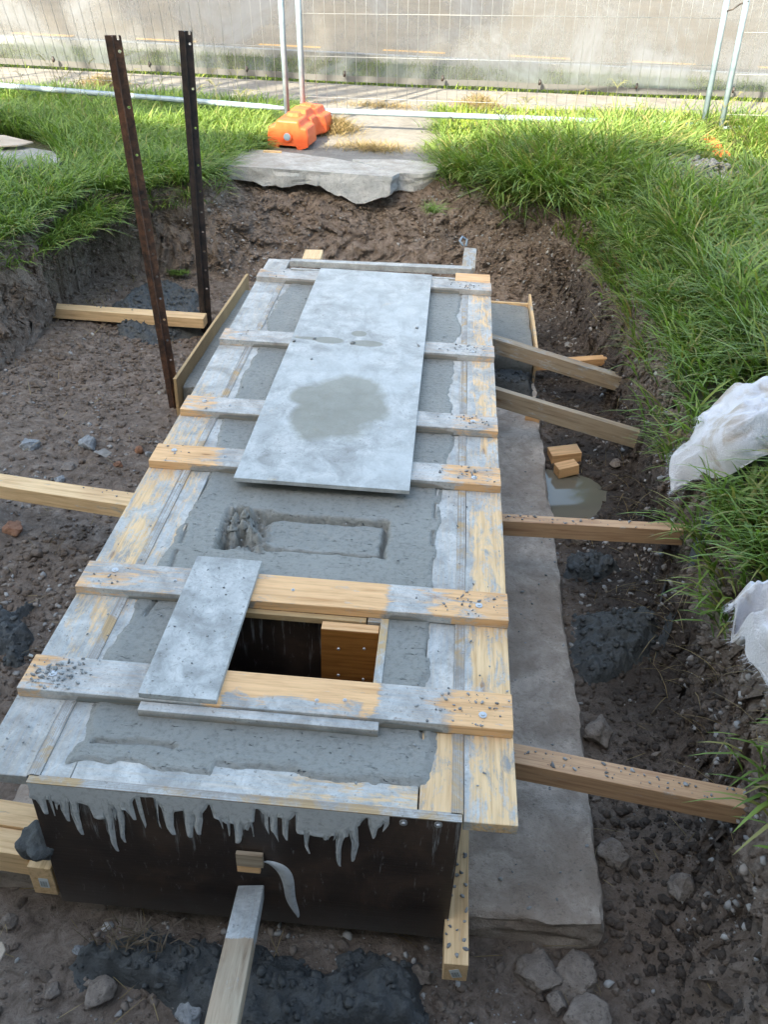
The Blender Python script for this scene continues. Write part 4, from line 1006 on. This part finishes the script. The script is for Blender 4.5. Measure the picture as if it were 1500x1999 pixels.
fence_panel(b4, b5, ext(b4, t4), ext(b5, t5), 'right wire fence panel running out of the picture', x0off=.06)
c_ = aty(1432, 14, (y2 + b4[1]) / 2)
tag(tube('wire_tie', [aty(1420, 22, y2 - .03), aty(1432, 18, y2 - .05), aty(1446, 8, y2 - .04), aty(1462, 2, b4[1] - .03)], .007, M_BSTEEL, n=6), 'dark wire tie joining the two right fence posts', 'wire')

# orange fence foot: two blow-moulded lobes and a recessed middle
def foot(cx, y0, y1, z0, label, sc=1.0, rotz=0):
    root = empty('fence_ballast', (cx, (y0 + y1) / 2, z0), label, 'fence foot', 'orange plastic fence feet')
    H = .235 * sc; W = .195 * sc
    secs = [(0, .90, .86), (.02, 1, .98), (.30, 1, 1.0), (.36, .82, 1.0), (.41, .72, 1.12), (.59, .72, 1.12), (.64, .82, 1.0), (.70, 1, 1.0), (.98, 1, .98), (1, .90, .86)]
    def prof(wf, hf):
        w_ = W * wf; h = H * hf; return [(-w_ * 1.0, .03), (-w_ * .97, h * .45), (-w_ * .88, h * .74), (-w_ * .60, h * .78), (-w_ * .50, h), (w_ * .50, h), (w_ * .60, h * .78), (w_ * .88, h * .74), (w_ * .97, h * .45), (w_ * 1.0, .03), (w_ * .55, .0), (w_ * .5, .035), (-w_ * .5, .035), (-w_ * .55, 0)]
    V = []; F = []; K = 14; L = y1 - y0
    for s_, wf, hf in secs:
        for (a, b) in prof(wf, hf): V.append((a, (s_ - .5) * L, b))
    for i in range(len(secs) - 1):
        for q in range(K): F.append((i * K + q, i * K + (q + 1) % K, (i + 1) * K + (q + 1) % K, (i + 1) * K + q))
    F.append(tuple(range(K))); F.append(tuple((len(secs) - 1) * K + q for q in range(K - 1, -1, -1)))
    m = Matrix.Translation((cx, (y0 + y1) / 2, z0)) @ Matrix.Rotation(rotz, 4, 'Z')
    o = obj('moulded_block', pymesh('moulded_block', V, F), M_OR, root, m); bevel(o, .012, 3)
    Vp, Fp = tube_v([(0, -L / 2 - .004, H * .42), (0, -L / 2 - .012, H * .42), (0, -L / 2 - .013, H * .42), (0, -L / 2 - .004, H * .42)], [.045, .045, .030, .028], 20)
    obj('plug_ring', pymesh('plug_ring', Vp, Fp), M_OR, root, m)
    Vp, Fp = tube_v([(0, -L / 2 - .006, H * .42), (0, -L / 2 - .016, H * .42)], [.034, .031], 20); obj('plug', pymesh('plug', Vp, Fp), M_FELT if False else M_GALV, root, m)
    for s_ in (-.24, .24):
        Vp, Fp = tube_v([(0, s_ * L, H * .97), (0, s_ * L, H * 1.12)], [W * .42, W * .30], 8); q = obj('stacking_stud', pymesh('stacking_stud', Vp, Fp), M_OR, root, m); bevel(q, .008, 2)
    return root
foot(-1.19, 6.54, 7.42, G + .012, 'orange plastic fence foot on the path, holding two posts', 1.0, math.radians(-7))
fb = at(1385, 262, G + .15)
foot(fb[0] - .05, 6.75, 7.55, G - .07, 'orange fence foot mostly hidden by tall grass at right', .9)

# ------------------------------------------------------------ banner on a second fence
bn = empty('banner', (-.7, 10.3, G), 'long dirty see-through banner hung along the far fence', 'banner')
bp = [at(-260, 108, G + .05), at(0, 122, G + .05), at(750, 160, G + .05), at(1500, 190, G + .05), at(1760, 205, G + .05)]
def bann():
    V = []; F = []; n = 160; hz = 24; U = np.linspace(0, 4, n + 1)
    for u in U:
        k_ = min(int(u), 3); p = bp[k_] + (bp[k_ + 1] - bp[k_]) * (u - k_)
        for j in range(hz + 1):
            z = j / hz * 2.1; V.append((p[0], p[1] + .03 * math.sin(u * 9 + z) + .02 * math.sin(u * 23 + z * 3), p[2] + z))
    for i_ in range(n):
        for j in range(hz): F.append((i_ * (hz + 1) + j, (i_ + 1) * (hz + 1) + j, (i_ + 1) * (hz + 1) + j + 1, i_ * (hz + 1) + j + 1))
    o = obj('film', pymesh('film', V, F, True), M_BAN, bn)
    k = NT('hem'); k.base((.09, .092, .095)); k.rough(.6)
    V = []; F = []
    for u in U:
        k_ = min(int(u), 3); p = bp[k_] + (bp[k_ + 1] - bp[k_]) * (u - k_)
        for z, oy in ((-.012, -.010), (.055, -.010), (.055, -.006), (-.012, -.006)): V.append((p[0], p[1] + .03 * math.sin(u * 9 + max(z, 0)) + .02 * math.sin(u * 23 + z * 3) + oy, p[2] + z))
    for i_ in range(n):
        for q in range(4): F.append((i_ * 4 + q, i_ * 4 + (q + 1) % 4, i_ * 4 + 4 + (q + 1) % 4, i_ * 4 + 4 + q))
    obj('hem', pymesh('hem', V, F, False), k.m, bn)
    for i_ in range(16):
        u = .15 + i_ * .25; k_ = min(int(u), 3); p = bp[k_] + (bp[k_ + 1] - bp[k_]) * (u - k_)
        V, F = tube_v([(p[0], p[1] - .09, p[2] + .05), (p[0] + .01, p[1] - .10, p[2] + .08), (p[0], p[1] - .09, p[2] + .11)], [.012, .022, .010], 7)
        obj('cable_tie', pymesh('cable_tie', V, F, True), M_BSTEEL, bn)
bann()

# ------------------------------------------------------------ grass
def blades(name, X, Y, Z, L, wd, lean, azi, tint, mat, label, cat='grass', droop=None, extra_z=0):
    N = len(X); levels = np.array([0, .3, .62, .86, 1.0]); wf = np.array([.75, 1.0, .85, .5, .05])
    droop = np.full(N, .5) if droop is None else droop
    ux, uy = np.cos(azi), np.sin(azi); twist = azi + math.pi / 2 + rng.uniform(-.9, .9, N)
    sx, sy = np.cos(twist), np.sin(twist)
    V = np.empty((N, 10, 3)); tp = np.empty((N, 10))
    for i_, (t, f) in enumerate(zip(levels, wf)):
        out = L * (lean * t + droop * t * t * .75); up = L * (t * np.sqrt(np.clip(1 - lean ** 2, .1, 1)) - droop * t ** 2.4 * .62)
        cx = X + ux * out; cy = Y + uy * out; cz = Z + up - .01
        hw = wd * f / 2
        V[:, i_ * 2, 0] = cx - sx * hw; V[:, i_ * 2, 1] = cy - sy * hw; V[:, i_ * 2, 2] = cz
        V[:, i_ * 2 + 1, 0] = cx + sx * hw; V[:, i_ * 2 + 1, 1] = cy + sy * hw; V[:, i_ * 2 + 1, 2] = cz + hw * .3
        tp[:, i_ * 2:i_ * 2 + 2] = t
    f = np.array([[0, 1, 3, 2], [2, 3, 5, 4], [4, 5, 7, 6], [6, 7, 9, 8]])
    F = f[None] + (np.arange(N) * 10)[:, None, None]
    me = mesh_np(name, V.reshape(-1, 3), F.reshape(-1, 4), None, True, {'tint': np.repeat(tint, 10), 'tip': tp.ravel()})
    o = obj(name, me, mat); return tag(o, label, cat, None, 'stuff')
def tufts(region, n, r=.06, per=9):
    """tuft centres accepted by region(x, y) -> probability; returns blade roots"""
    cx = rng.uniform(region[0], region[1], n); cy = rng.uniform(region[2], region[3], n)
    p = region[4](cx, cy); k = rng.uniform(0, 1, n) < p; cx, cy = cx[k], cy[k]
    X = np.repeat(cx, per) + rng.normal(0, r, len(cx) * per); Y = np.repeat(cy, per) + rng.normal(0, r, len(cx) * per)
    az = np.arctan2(Y - np.repeat(cy, per), X - np.repeat(cx, per)) + rng.normal(0, .6, len(X))
    tt = np.clip(np.repeat(rng.uniform(.1, .7, len(cx)), per) + rng.normal(0, .15, len(X)), 0, .88)
    dead = rng.uniform(0, 1, len(X)) < .05; tt[dead] = 1
    return X, Y, az, tt
SK1 = [P2(u, v, .8) for u, v in [(1325, 950), (1375, 835), (1450, 760), (1560, 740), (1640, 800), (1600, 900), (1400, 925)]]
SK2 = [P2(u, v, .8) for u, v in [(1425, 1190), (1500, 1125), (1640, 1100), (1640, 1350), (1500, 1350), (1445, 1270)]]
RUB = [P2(u, v, G) for u, v in [(1300, 342), (1400, 342), (1390, 380), (1310, 372)]]
CRD = [P2(u, v, G) for u, v in [(-20, 262), (70, 275), (118, 300), (110, 330), (-20, 330)]]
def free(x, y, m=.0):
    ok = (sdist(x, y, PATHP) > .02 + m) & (sdist(x, y + .3, RUB) > .14) & (sdist(x, y, RUB) > 0) & (sdist(x, y, CRD) > .0) & (sdist(x, y + .2, CRD) > .05)
    ok &= (sdist(x, y, [(-1.42, 6.45), (-.98, 6.45), (-.9, 7.7), (-1.3, 7.7)]) > .0)
    return ok
# right bank: long lush blades arching outwards over the edge
def regR(x, y):
    d = sdist(x, y, TOP); return np.where((d > -.045) & free(x, y) & (sdist(x, y + .05, SK1) > .02) & (sdist(x, y, SK2) > .03) & (y < 8.0) & (y > -.12), 1., 0.) * np.clip(.75 + 1.2 * vn(x * 2, y * 2, 301), .15, 1)
X, Y, az, tt = tufts((0.1, 3.6, -.1, 8.2, regR), 13500, .045, 10)
m = (X > .15) & free(X, Y); X, Y, az, tt = X[m], Y[m], az[m], tt[m]
d = sdist(X, Y, TOP); h, _ = ground_h(X, Y); h = np.maximum(h, G - .16)
near = np.exp(-np.clip(d, 0, 9) / .25)
# blades at the rim lean towards the pit
tox = np.where(Y > 4.6, -.25, -.9); toy = np.where(Y > 4.6, -.95, -.35)
az2 = np.arctan2(toy, tox) + rng.normal(0, .55, len(X)); az = np.where(rng.uniform(0, 1, len(X)) < .25 + .55 * near, az2, az)
short = smooth((Y - 6.6) / .8) * .5 * (1 - smooth((X - 1.3) / .5) * .85) + .35 * (smooth((1.0 - X) / .8) * smooth((Y - 5) / .5))
L = rng.uniform(.22, .50, len(X)) * (1 + .8 * vn(X * 1.5, Y * 1.5, 311)) * (1 - short)
rimn = near * (Y < 5.2); L = np.where((d < .35) & (Y < 5.2) & (X > .6), np.minimum(L, rng.uniform(.14, .25, len(X))), L); tt = np.where(rng.uniform(0, 1, len(X)) < .12, rng.uniform(.9, 1, len(X)), tt)
blades('tall_grass', X, Y, h, L, rng.uniform(.008, .016, len(X)), rng.uniform(.1, .5, len(X)) + .3 * near - .25 * rimn, az, tt, M_GR, 'tall lush green grass on the right bank hanging over the pit', droop=rng.uniform(.3, .95, len(X)))
# left bank
def regL(x, y):
    d = sdist(x, y, TOP); return np.where((d > -.03) & free(x, y) & (y < 8.45) & (x < -.9), 1., 0.) * np.clip(.85 + 1.0 * vn(x * 2, y * 2, 321), .2, 1)
X, Y, az, tt = tufts((-5.2, -1.2, 3.0, 8.5, regL), 9500, .05, 10)
m = (X < -1.25) & free(X, Y); X, Y, az, tt = X[m], Y[m], az[m], tt[m]
d = sdist(X, Y, TOP); h, _ = ground_h(X, Y); h = np.maximum(h, G - .14); near = np.exp(-np.clip(d, 0, 9) / .2)
az2 = np.arctan2(-.8, .6) + rng.normal(0, .6, len(X)); az = np.where(rng.uniform(0, 1, len(X)) < .15 + .6 * near, az2, az)
L = rng.uniform(.16, .34, len(X)) * (1 + .5 * vn(X * 1.5, Y * 1.5, 331)) * (1 - .1 * smooth((Y - 6.9) / .8))
blades('grass', X, Y, h, L, rng.uniform(.006, .011, len(X)), rng.uniform(.1, .5, len(X)) + .25 * near, az, tt, M_GR, 'shaggy green grass on the left bank behind the pickets', droop=rng.uniform(.3, .9, len(X)))
# short sunlit lawn: strip before the footpath, verge beyond the banner
def lawn(name, x0, x1, y0, y1, n, L0, L1, label, reg=None):
    x = rng.uniform(x0, x1, n); y = rng.uniform(y0, y1, n)
    k_ = (sdist(x, y, PATHP) > 0); 
    if reg: k_ &= reg(x, y)
    x, y = x[k_], y[k_]; N = len(x)
    blades(name, x, y, np.full(N, G - .015), rng.uniform(L0, L1, N), rng.uniform(.006, .012, N), rng.uniform(0, .5, N), rng.uniform(0, 6.28, N), np.clip(rng.uniform(.2, .95, N), 0, 1), M_GL, label, droop=rng.uniform(.1, .6, N))
lawn('lawn_grass', -5.2, 3.8, 7.4, 9.3, 26000, .05, .14, 'short bright grass strip between the wire fence and the footpath', lambda x, y: y < np.interp(x, [-5, -1.7, .6, 3.3], [8.55, 8.75, 9.0, 9.4]))
lawn('verge_grass', -7, 6, 10.0, 12.0, 22000, .05, .13, 'grass verge seen through the lower edge of the banner', lambda x, y: y > np.interp(x, [-5.6, -.7, 4.2], [10.0, 10.08, 10.4]))
def edge_tufts():
    x = np.concatenate([rng.normal(.10, .07, 1500), rng.normal(-1.56, .07, 1300)]); y = np.concatenate([rng.uniform(6.2, 8.8, 1500), rng.uniform(6.4, 8.7, 1300)]); n = len(x)
    k_ = vn(x * 5, y * 5, 909) > -.12; x, y = x[k_], y[k_]; n = len(x)
    blades('path_edge_grass', x, y, np.full(n, G), rng.uniform(.06, .2, n), rng.uniform(.005, .010, n), rng.uniform(.3, .8, n), np.where(x > -.7, math.pi, 0) + rng.normal(0, .9, n), rng.uniform(.2, 1, n), M_GR, 'grass creeping over both edges of the short path', droop=rng.uniform(.4, .9, n))
edge_tufts()
# tall seeding stems
def stems(spots, label, name='seeding_grass'):
    parts = []
    for (x, y, L) in spots:
        z = float(max(gz(x, y), G - .1)); a = random.uniform(0, 6.28); ld = random.uniform(.1, .35)
        top = Vector((x + math.cos(a) * L * ld, y + math.sin(a) * L * ld * .5, z + L)); mid = Vector((x, y, z)).lerp(top, .6) + Vector((0, 0, .06))
        parts.append(tube_v([(x, y, z), mid, top], [.0022, .0016, .0012], 4))
        for q in range(random.randint(3, 5)):
            b = random.uniform(-2.2, 2.2) + a; l = random.uniform(.05, .11)
            parts.append(tube_v([top - Vector((0, 0, .004 * q)), top + Vector((math.cos(b) * l * .6, math.sin(b) * l * .3, l * .5)), top + Vector((math.cos(b) * l, math.sin(b) * l * .5, l * .45))], [.0012, .0028, .0015], 4))
    V, F = join_v(parts); k = M_SEED; o = obj(name, pymesh(name, V, F), k); tag(o, label, 'grass', None, 'stuff')
k = NT('seed_stem'); k.base((.17, .17, .07)); k.rough(.8); M_SEED = k.m
stems([(random.uniform(.3, 3.3), random.uniform(5.6, 7.0), random.uniform(.35, .6)) for _ in range(50)], 'thin seeding grass stems rising above the right bank')
stems([(random.uniform(-4.4, -1.6), random.uniform(6.4, 7.9), random.uniform(.3, .5)) for _ in range(34)], 'thin seeding grass stems rising by the left fence panel')
# dry grass and dead root hairs
def drypile(u, v, z, rx, ry, n, hh, label, Lm=.14, mat=None):
    c = at(u, v, z); x = c[0] + rng.normal(0, rx * .5, n); y = c[1] + rng.normal(0, ry * .5, n)
    r = np.sqrt(((x - c[0]) / rx) ** 2 + ((y - c[1]) / ry) ** 2); zz = z + hh * np.clip(1 - r * r, 0, 1) * rng.uniform(.1, 1, n)
    blades('dry_grass', x, y, zz, rng.uniform(.4, 1, n) * Lm, rng.uniform(.003, .006, n), rng.uniform(.7, .98, n), rng.uniform(0, 6.28, n), rng.uniform(0, .85, n), mat or M_DEAD, label, 'dry grass', droop=rng.uniform(0, .25, n))
drypile(655, 258, G, .24, .26, 1500, .13, 'pile of dry cut grass beside the orange fence foot')
drypile(725, 290, G + .01, .34, .16, 900, .02, 'thin mat of dry grass on the path near the broken slab')
drypile(935, 209, G + .01, .28, .22, 1200, .12, 'brown dry grass tuft under the middle fence panel')
drypile(745, 208, G + .01, .5, .12, 500, .02, 'straw scraps along the fence line on the path')
drypile(200, 168, G + .01, .30, .2, 900, .10, 'dry grass clump at the footpath behind the left picket')
drypile(255, 1830, .09, .12, .05, 70, .03, 'dead twiggy roots heaped at the front of the spill', .07, grass_mat('dead_roots', (.10, .075, .055), (.15, .115, .085), (.2, .16, .12), (.1, .08, .06)))
# hanging roots and withered blades along the far rim and right bank
N = 15000; x = rng.uniform(-2.7, 2.0, N); y = rng.uniform(0, 6, N); d = sdist(x, y, TOP); k_ = (d > -.10) & (d < .04) & ~((x > -1.6) & (x < .1) & (y > 5)); x, y = x[k_], y[k_]
h, _ = ground_h(x, y); n = len(x); az = np.where(x > 0.9, math.pi, -math.pi / 2) + rng.normal(0, .8, n)
blades('dry_roots', x, y, h + .01, rng.uniform(.06, .16, n), rng.uniform(.002, .004, n), rng.uniform(.3, .8, n), az, rng.uniform(0, .85, n), M_DEAD, 'withered roots and straw hanging from the pit rim', 'roots', droop=rng.uniform(.6, 1.2, n))
# scattered twigs on the pit floor
N = 900; x = rng.uniform(-2.6, 1.45, N); y = rng.uniform(-.6, 4.5, N); h, t = ground_h(x, y); k_ = (t < .8) & ~((x > -1.04) & (x < .85) & (y > -.13)); x, y, h = x[k_], y[k_], h[k_]; n = len(x)
blades('straw', x, y, h + .012, rng.uniform(.03, .14, n), rng.uniform(.0015, .0035, n), rng.uniform(.88, .99, n), rng.uniform(0, 6.28, n), rng.uniform(0, .9, n), M_DEAD, 'bits of straw and thin twigs strewn on the pit floor', 'straw', droop=rng.uniform(0, .1, n))
# small green tuft on the far wall
def clump(u, v, y0, n, L, label, mat=M_GR):
    c = aty(u, v, y0); a = rng.uniform(0, 6.28, n)
    blades('grass_tuft', c[0] + rng.normal(0, .03, n), c[1] + rng.normal(0, .02, n), np.full(n, c[2]), rng.uniform(.5, 1, n) * L, rng.uniform(.004, .007, n), rng.uniform(.3, .8, n), a, rng.uniform(.2, .7, n), mat, label, 'grass tuft', droop=rng.uniform(.5, 1, n))
clump(845, 412, 5.25, 90, .16, 'small green grass tuft growing from the far pit wall')
clump(348, 532, 4.95, 260, .06, 'tiny weed patch behind the dark steel picket')

# ------------------------------------------------------------ felt sheets on the right bank
def felt(name, rows, label, seed, fold=.02, fray=True, hollow=None):
    """rows of (u, v, z) control points, the same count in each"""
    C = np.array([[at(*p) for p in r] for r in rows]); R, K = C.shape[:2]; nu, nv = 90, 70
    def cr(P, t):
        n = len(P) - 1; t = min(max(t, 0), n - 1e-6); i = int(t); f = t - i; p0 = P[max(i - 1, 0)]; p1 = P[i]; p2 = P[i + 1]; p3 = P[min(i + 2, n)]
        return .5 * (2 * p1 + (p2 - p0) * f + (2 * p0 - 5 * p1 + 4 * p2 - p3) * f * f + (3 * p1 - p0 - 3 * p2 + p3) * f ** 3)
    V = []
    rowsI = [[cr(C[r], u * (K - 1) / nu) for u in range(nu + 1)] for r in range(R)]
    for j in range(nv + 1):
        for u in range(nu + 1): V.append(cr([rowsI[r][u] for r in range(R)], j * (R - 1) / nv))
    V = np.array(V); U = np.tile(np.linspace(0, 1, nu + 1), nv + 1); W = np.repeat(np.linspace(0, 1, nv + 1), nu + 1)
    rid = np.abs(fbm(U * 3 + W * 1.3, W * 3.3 - U * .8, seed, 3)); V[:, 2] += fold * (1.6 - 4 * rid) + fold * .6 * fbm(U * 12, W * 9, seed + 3, 3)
    if hollow is not None:
        hc, hr = hollow; dd = np.hypot((V[:, 0] - hc[0]) / hr[0], (V[:, 1] - hc[1]) / hr[1]); V[:, 2] += -.12 * smooth((1 - dd) / .35) + .035 * np.exp(-((dd - 1.25) / .25) ** 2)
    i_ = np.arange((nu + 1) * (nv + 1)).reshape(nv + 1, nu + 1); F = np.stack([i_[:-1, :-1].ravel(), i_[:-1, 1:].ravel(), i_[1:, 1:].ravel(), i_[1:, :-1].ravel()], 1)
    o = obj(name, mesh_np(name, V, F), M_FELT); tag(o, label, 'cloth'); sm = o.modifiers.new('t', 'SOLIDIFY'); sm.thickness = .006
    if fray:
        B = V.reshape(nv + 1, nu + 1, 3); P = []; 
        for e in (B[::2, 0], B[0, :nu // 4]):
            for p in e:
                for _ in range(4): P.append(p)
        P = np.array(P); n = len(P)
        V2 = []; F2 = []
        for p in P:
            a = math.pi + random.gauss(.3, .6); l = random.uniform(.008, .028); q = p + rng.normal(0, .004, 3)
            e_ = q + np.array([math.cos(a) * l, math.sin(a) * l, -l * random.uniform(.1, .8)]); k0 = len(V2); V2 += [q, q + np.array([0, .0014, 0]), e_]; F2.append((k0, k0 + 1, k0 + 2))
        obj('frayed_edge', pymesh('frayed_edge', V2, F2), M_FELT, o)
    return o
felt('felt_sheet', [
    [(1310, 968, .60), (1352, 948, .66), (1420, 925, .80), (1500, 893, .86), (1620, 860, .86)],
    [(1308, 905, .70), (1360, 888, .80), (1430, 860, .93), (1510, 830, .97), (1620, 800, .95)],
    [(1350, 855, .78), (1385, 835, .88), (1445, 800, .98), (1520, 780, 1.0), (1620, 760, .98)],
    [(1362, 822, .80), (1402, 780, .90), (1448, 752, .95), (1510, 735, .96), (1620, 715, .94)]],
    'white felt sheet with frayed edge draped over the right bank, upper one', 11, .022)
felt('felt_sheet', [
    [(1545, 1420, .80), (1560, 1420, .80), (1600, 1420, .80), (1680, 1420, .8)],
    [(1462, 1290, .86), (1500, 1300, .90), (1560, 1310, .90), (1660, 1310, .88)],
    [(1432, 1215, .90), (1470, 1225, .96), (1530, 1240, 1.0), (1640, 1240, .96)],
    [(1420, 1190, .90), (1455, 1150, .96), (1520, 1120, .98), (1640, 1090, .94)]],
    'crumpled white felt at the right edge, lower one with a dark fold', 15, .012, True, (at(1475, 1212, .93), (.055, .05)))
# folded lip and dark opening of the lower felt
k = NT('felt_shadow'); k.base((.05, .045, .04)); M_FIN = k.m

# ------------------------------------------------------------ odds and ends
def flat_piece(name, pts, z, t, mat, label, cat, tilt=0):
    V = [(x, y, z + tilt * (x - pts[0][0])) for x, y in pts]; n = len(V); V += [(a, b, c - t) for a, b, c in V]
    F = [tuple(range(n))[::-1], tuple(range(n, 2 * n))] + [(i_, (i_ + 1) % n, n + (i_ + 1) % n, n + i_) for i_ in range(n)]
    o = obj(name, pymesh(name, V, F), mat); bevel(o, .002, 1); return tag(o, label, cat)
flat_piece('cardboard', [P2(u, v, G + .14) for u, v in [(-60, 262), (8, 265), (65, 280), (35, 286), (-60, 288)]], G + .14, .012, M_CARD, 'flat brown cardboard piece on the grass at the left edge', 'cardboard', .02)
slab_grid('concrete_chunk', [P2(u, v, G + .1) for u, v in [(-40, 295), (40, 288), (105, 298), (122, 318), (60, 330), (-40, 332)]], G + .11, lambda p: .12, M_RUBBLE, M_BREAK, None, .02, seed=33)
tag(bpy.data.objects['concrete_chunk'], 'pale broken concrete piece lying in the left grass', 'concrete')
N = 260; c = at(1350, 358, G + .03); P = np.stack([c[0] + rng.normal(0, .16, N), c[1] + rng.normal(0, .14, N), np.full(N, G + .07) + rng.uniform(0, .13, N)], 1)
pebble_cloud('rubble_pile', P, rng.uniform(.012, .04, N), M_RUBBLE, 'small pile of pale crushed concrete in the right grass', 'rubble')
flat_piece('plastic_scrap', [P2(u, v, .14) for u, v in [(186, 889), (205, 882), (220, 893), (208, 902)]], .16, .003, M_RUBBLE, 'small crumpled silver scrap on the dirt left of the deck', 'scrap', .1)
flat_piece('wood_chip', [P2(u, v, .06) for u, v in [(-20, 1845), (5, 1840), (12, 1858), (0, 1880), (-20, 1890)]], .07, .01, M_CARD, 'pale wood chip cut by the left edge near the bottom', 'wood chip')
k = NT('red_clay'); k.base((.34, .13, .08)); k.rough(.9); M_RC = k.m
for u, v, lb in ((1174, 655, 'upper orange brick smear at the foot of the far right bank'), (1174, 672, 'lower orange brick smear at the foot of the far right bank')):
    c = at(u, v, .1)
    rock('brick_fragment', (c[0], c[1], gz(c[0], c[1]) + .02), (.03, .05, .02), M_RC, lb, 'brick', 77 + v, sub=3, amp=.8)

# ------------------------------------------------------------ unseen brick building and leafy crown, added behind the camera to cast shade
hs = empty('shade_house', (0, -9, G), 'unseen two storey brick building added behind the camera to shade the pit', 'shade_house')
hy = -5.2; HH = 10.15
V = [(-16, hy - 9, G - .1), (14, hy - 9, G - .1), (14, hy, G - .1), (-16, hy, G - .1), (-16, hy - 9, HH - 1.0), (14, hy - 9, HH - 1.0), (14, hy, HH - 1.0), (-16, hy, HH - 1.0)]
obj('wall', pymesh('wall', V, [(0, 3, 2, 1), (4, 5, 6, 7), (0, 1, 5, 4), (1, 2, 6, 5), (2, 3, 7, 6), (3, 0, 4, 7)]), M_HOUSE, hs)
V = [(-16.5, hy + .5, HH - .996), (14.5, hy + .5, HH - .996), (14.5, hy - 9.5, HH - .996), (-16.5, hy - 9.5, HH - .996), (-16.5, hy + .45, HH - .7), (14.5, hy + .45, HH - .7), (12, hy - 4.5, HH + 1.6), (-14, hy - 4.5, HH + 1.6), (14.5, hy - 9.45, HH - .7), (-16.5, hy - 9.45, HH - .7)]
obj('roof', pymesh('roof', V, [(0, 1, 2, 3), (0, 4, 5, 1), (4, 7, 6, 5), (5, 6, 8), (6, 7, 9, 8), (7, 4, 9), (1, 5, 8, 2), (2, 8, 9, 3), (3, 9, 4, 0)]), M_ROOF, hs)
for wx in (-12, -7, -2, 4, 9):
    for wz in (2.0, 5.6):
        wn = boxm('window', (wx, hy, wz), (wx + 1.8, hy + .06, wz + 1.4), M_WHP, hs, bv=0); boxm('pane', (wx + .08, hy + .061, wz + .08), (wx + 1.72, hy + .07, wz + 1.32), M_GLASS, wn, bv=0)
# added out of view: leaf clumps set along the sun rays to shade the banner
def shade_tree(trunk, blobs, label):
    r_ = empty('shade_tree', trunk, label, 'shade_tree')
    cz = sum(b[2] for b in blobs) / len(blobs); cx = sum(b[0] for b in blobs) / len(blobs); cy = sum(b[1] for b in blobs) / len(blobs)
    parts = [tube_v([trunk, (trunk[0] * .6 + cx * .4, trunk[1] * .6 + cy * .4, cz * .6), (cx, cy, cz)], [.28, .2, .1], 10)]
    for b in blobs: parts.append(tube_v([(trunk[0] * .6 + cx * .4, trunk[1] * .6 + cy * .4, cz * .6), (b[0], b[1], b[2])], [.14, .03], 7))
    V, F = join_v(parts); obj('trunk', pymesh('trunk', V, F, True), M_BARK, r_)
    P = []
    for (x, y, z, r) in blobs:
        n = int(9000 * r * r * r + 500); q = rng.normal(size=(n, 3)); q /= np.linalg.norm(q, axis=1)[:, None]; q *= (rng.uniform(0, 1, n) ** .45 * r)[:, None]; P.append(q + np.array([x, y, z]))
    P = np.concatenate(P); n = len(P); s = rng.uniform(.09, .18, n); a = rng.normal(size=(n, 3)); a /= np.linalg.norm(a, axis=1)[:, None]; b = np.cross(a, rng.normal(size=(n, 3))); b /= np.linalg.norm(b, axis=1)[:, None]
    V = np.stack([P - a * s[:, None], P + b * s[:, None] * .5, P + a * s[:, None], P - b * s[:, None] * .5], 1)
    obj('crown', mesh_np('crown', V.reshape(-1, 3), np.arange(n * 4).reshape(-1, 4), None, False), M_LEAF, r_)
sh = []
for (u, v, T, r) in ((395, -15, 16.5, .50), (450, 25, 16.2, .42), (500, 55, 16.6, .36), (540, 85, 16.4, .24), (550, 25, 16.7, .42), (320, -5, 16.3, .28), (270, -25, 16.5, .3), (760, -5, 16.4, .45), (735, 50, 16.6, .36), (720, 88, 16.3, .26), (790, 80, 16.5, .2), (800, 30, 16.7, .3), (860, -25, 16.4, .4), (690, 0, 16.2, .3), (940, -25, 16.5, .28), (480, -45, 16.5, .5), (100, -25, 16.5, .25)):
    p = Vector([float(q) for q in aty(u, v, 10.25)]) + sdir * T; sh.append((p.x, p.y, p.z, r))
shade_tree((-9.5, -4.2, G), sh, 'unseen leafy crown and trunk added behind the camera to shade the banner')
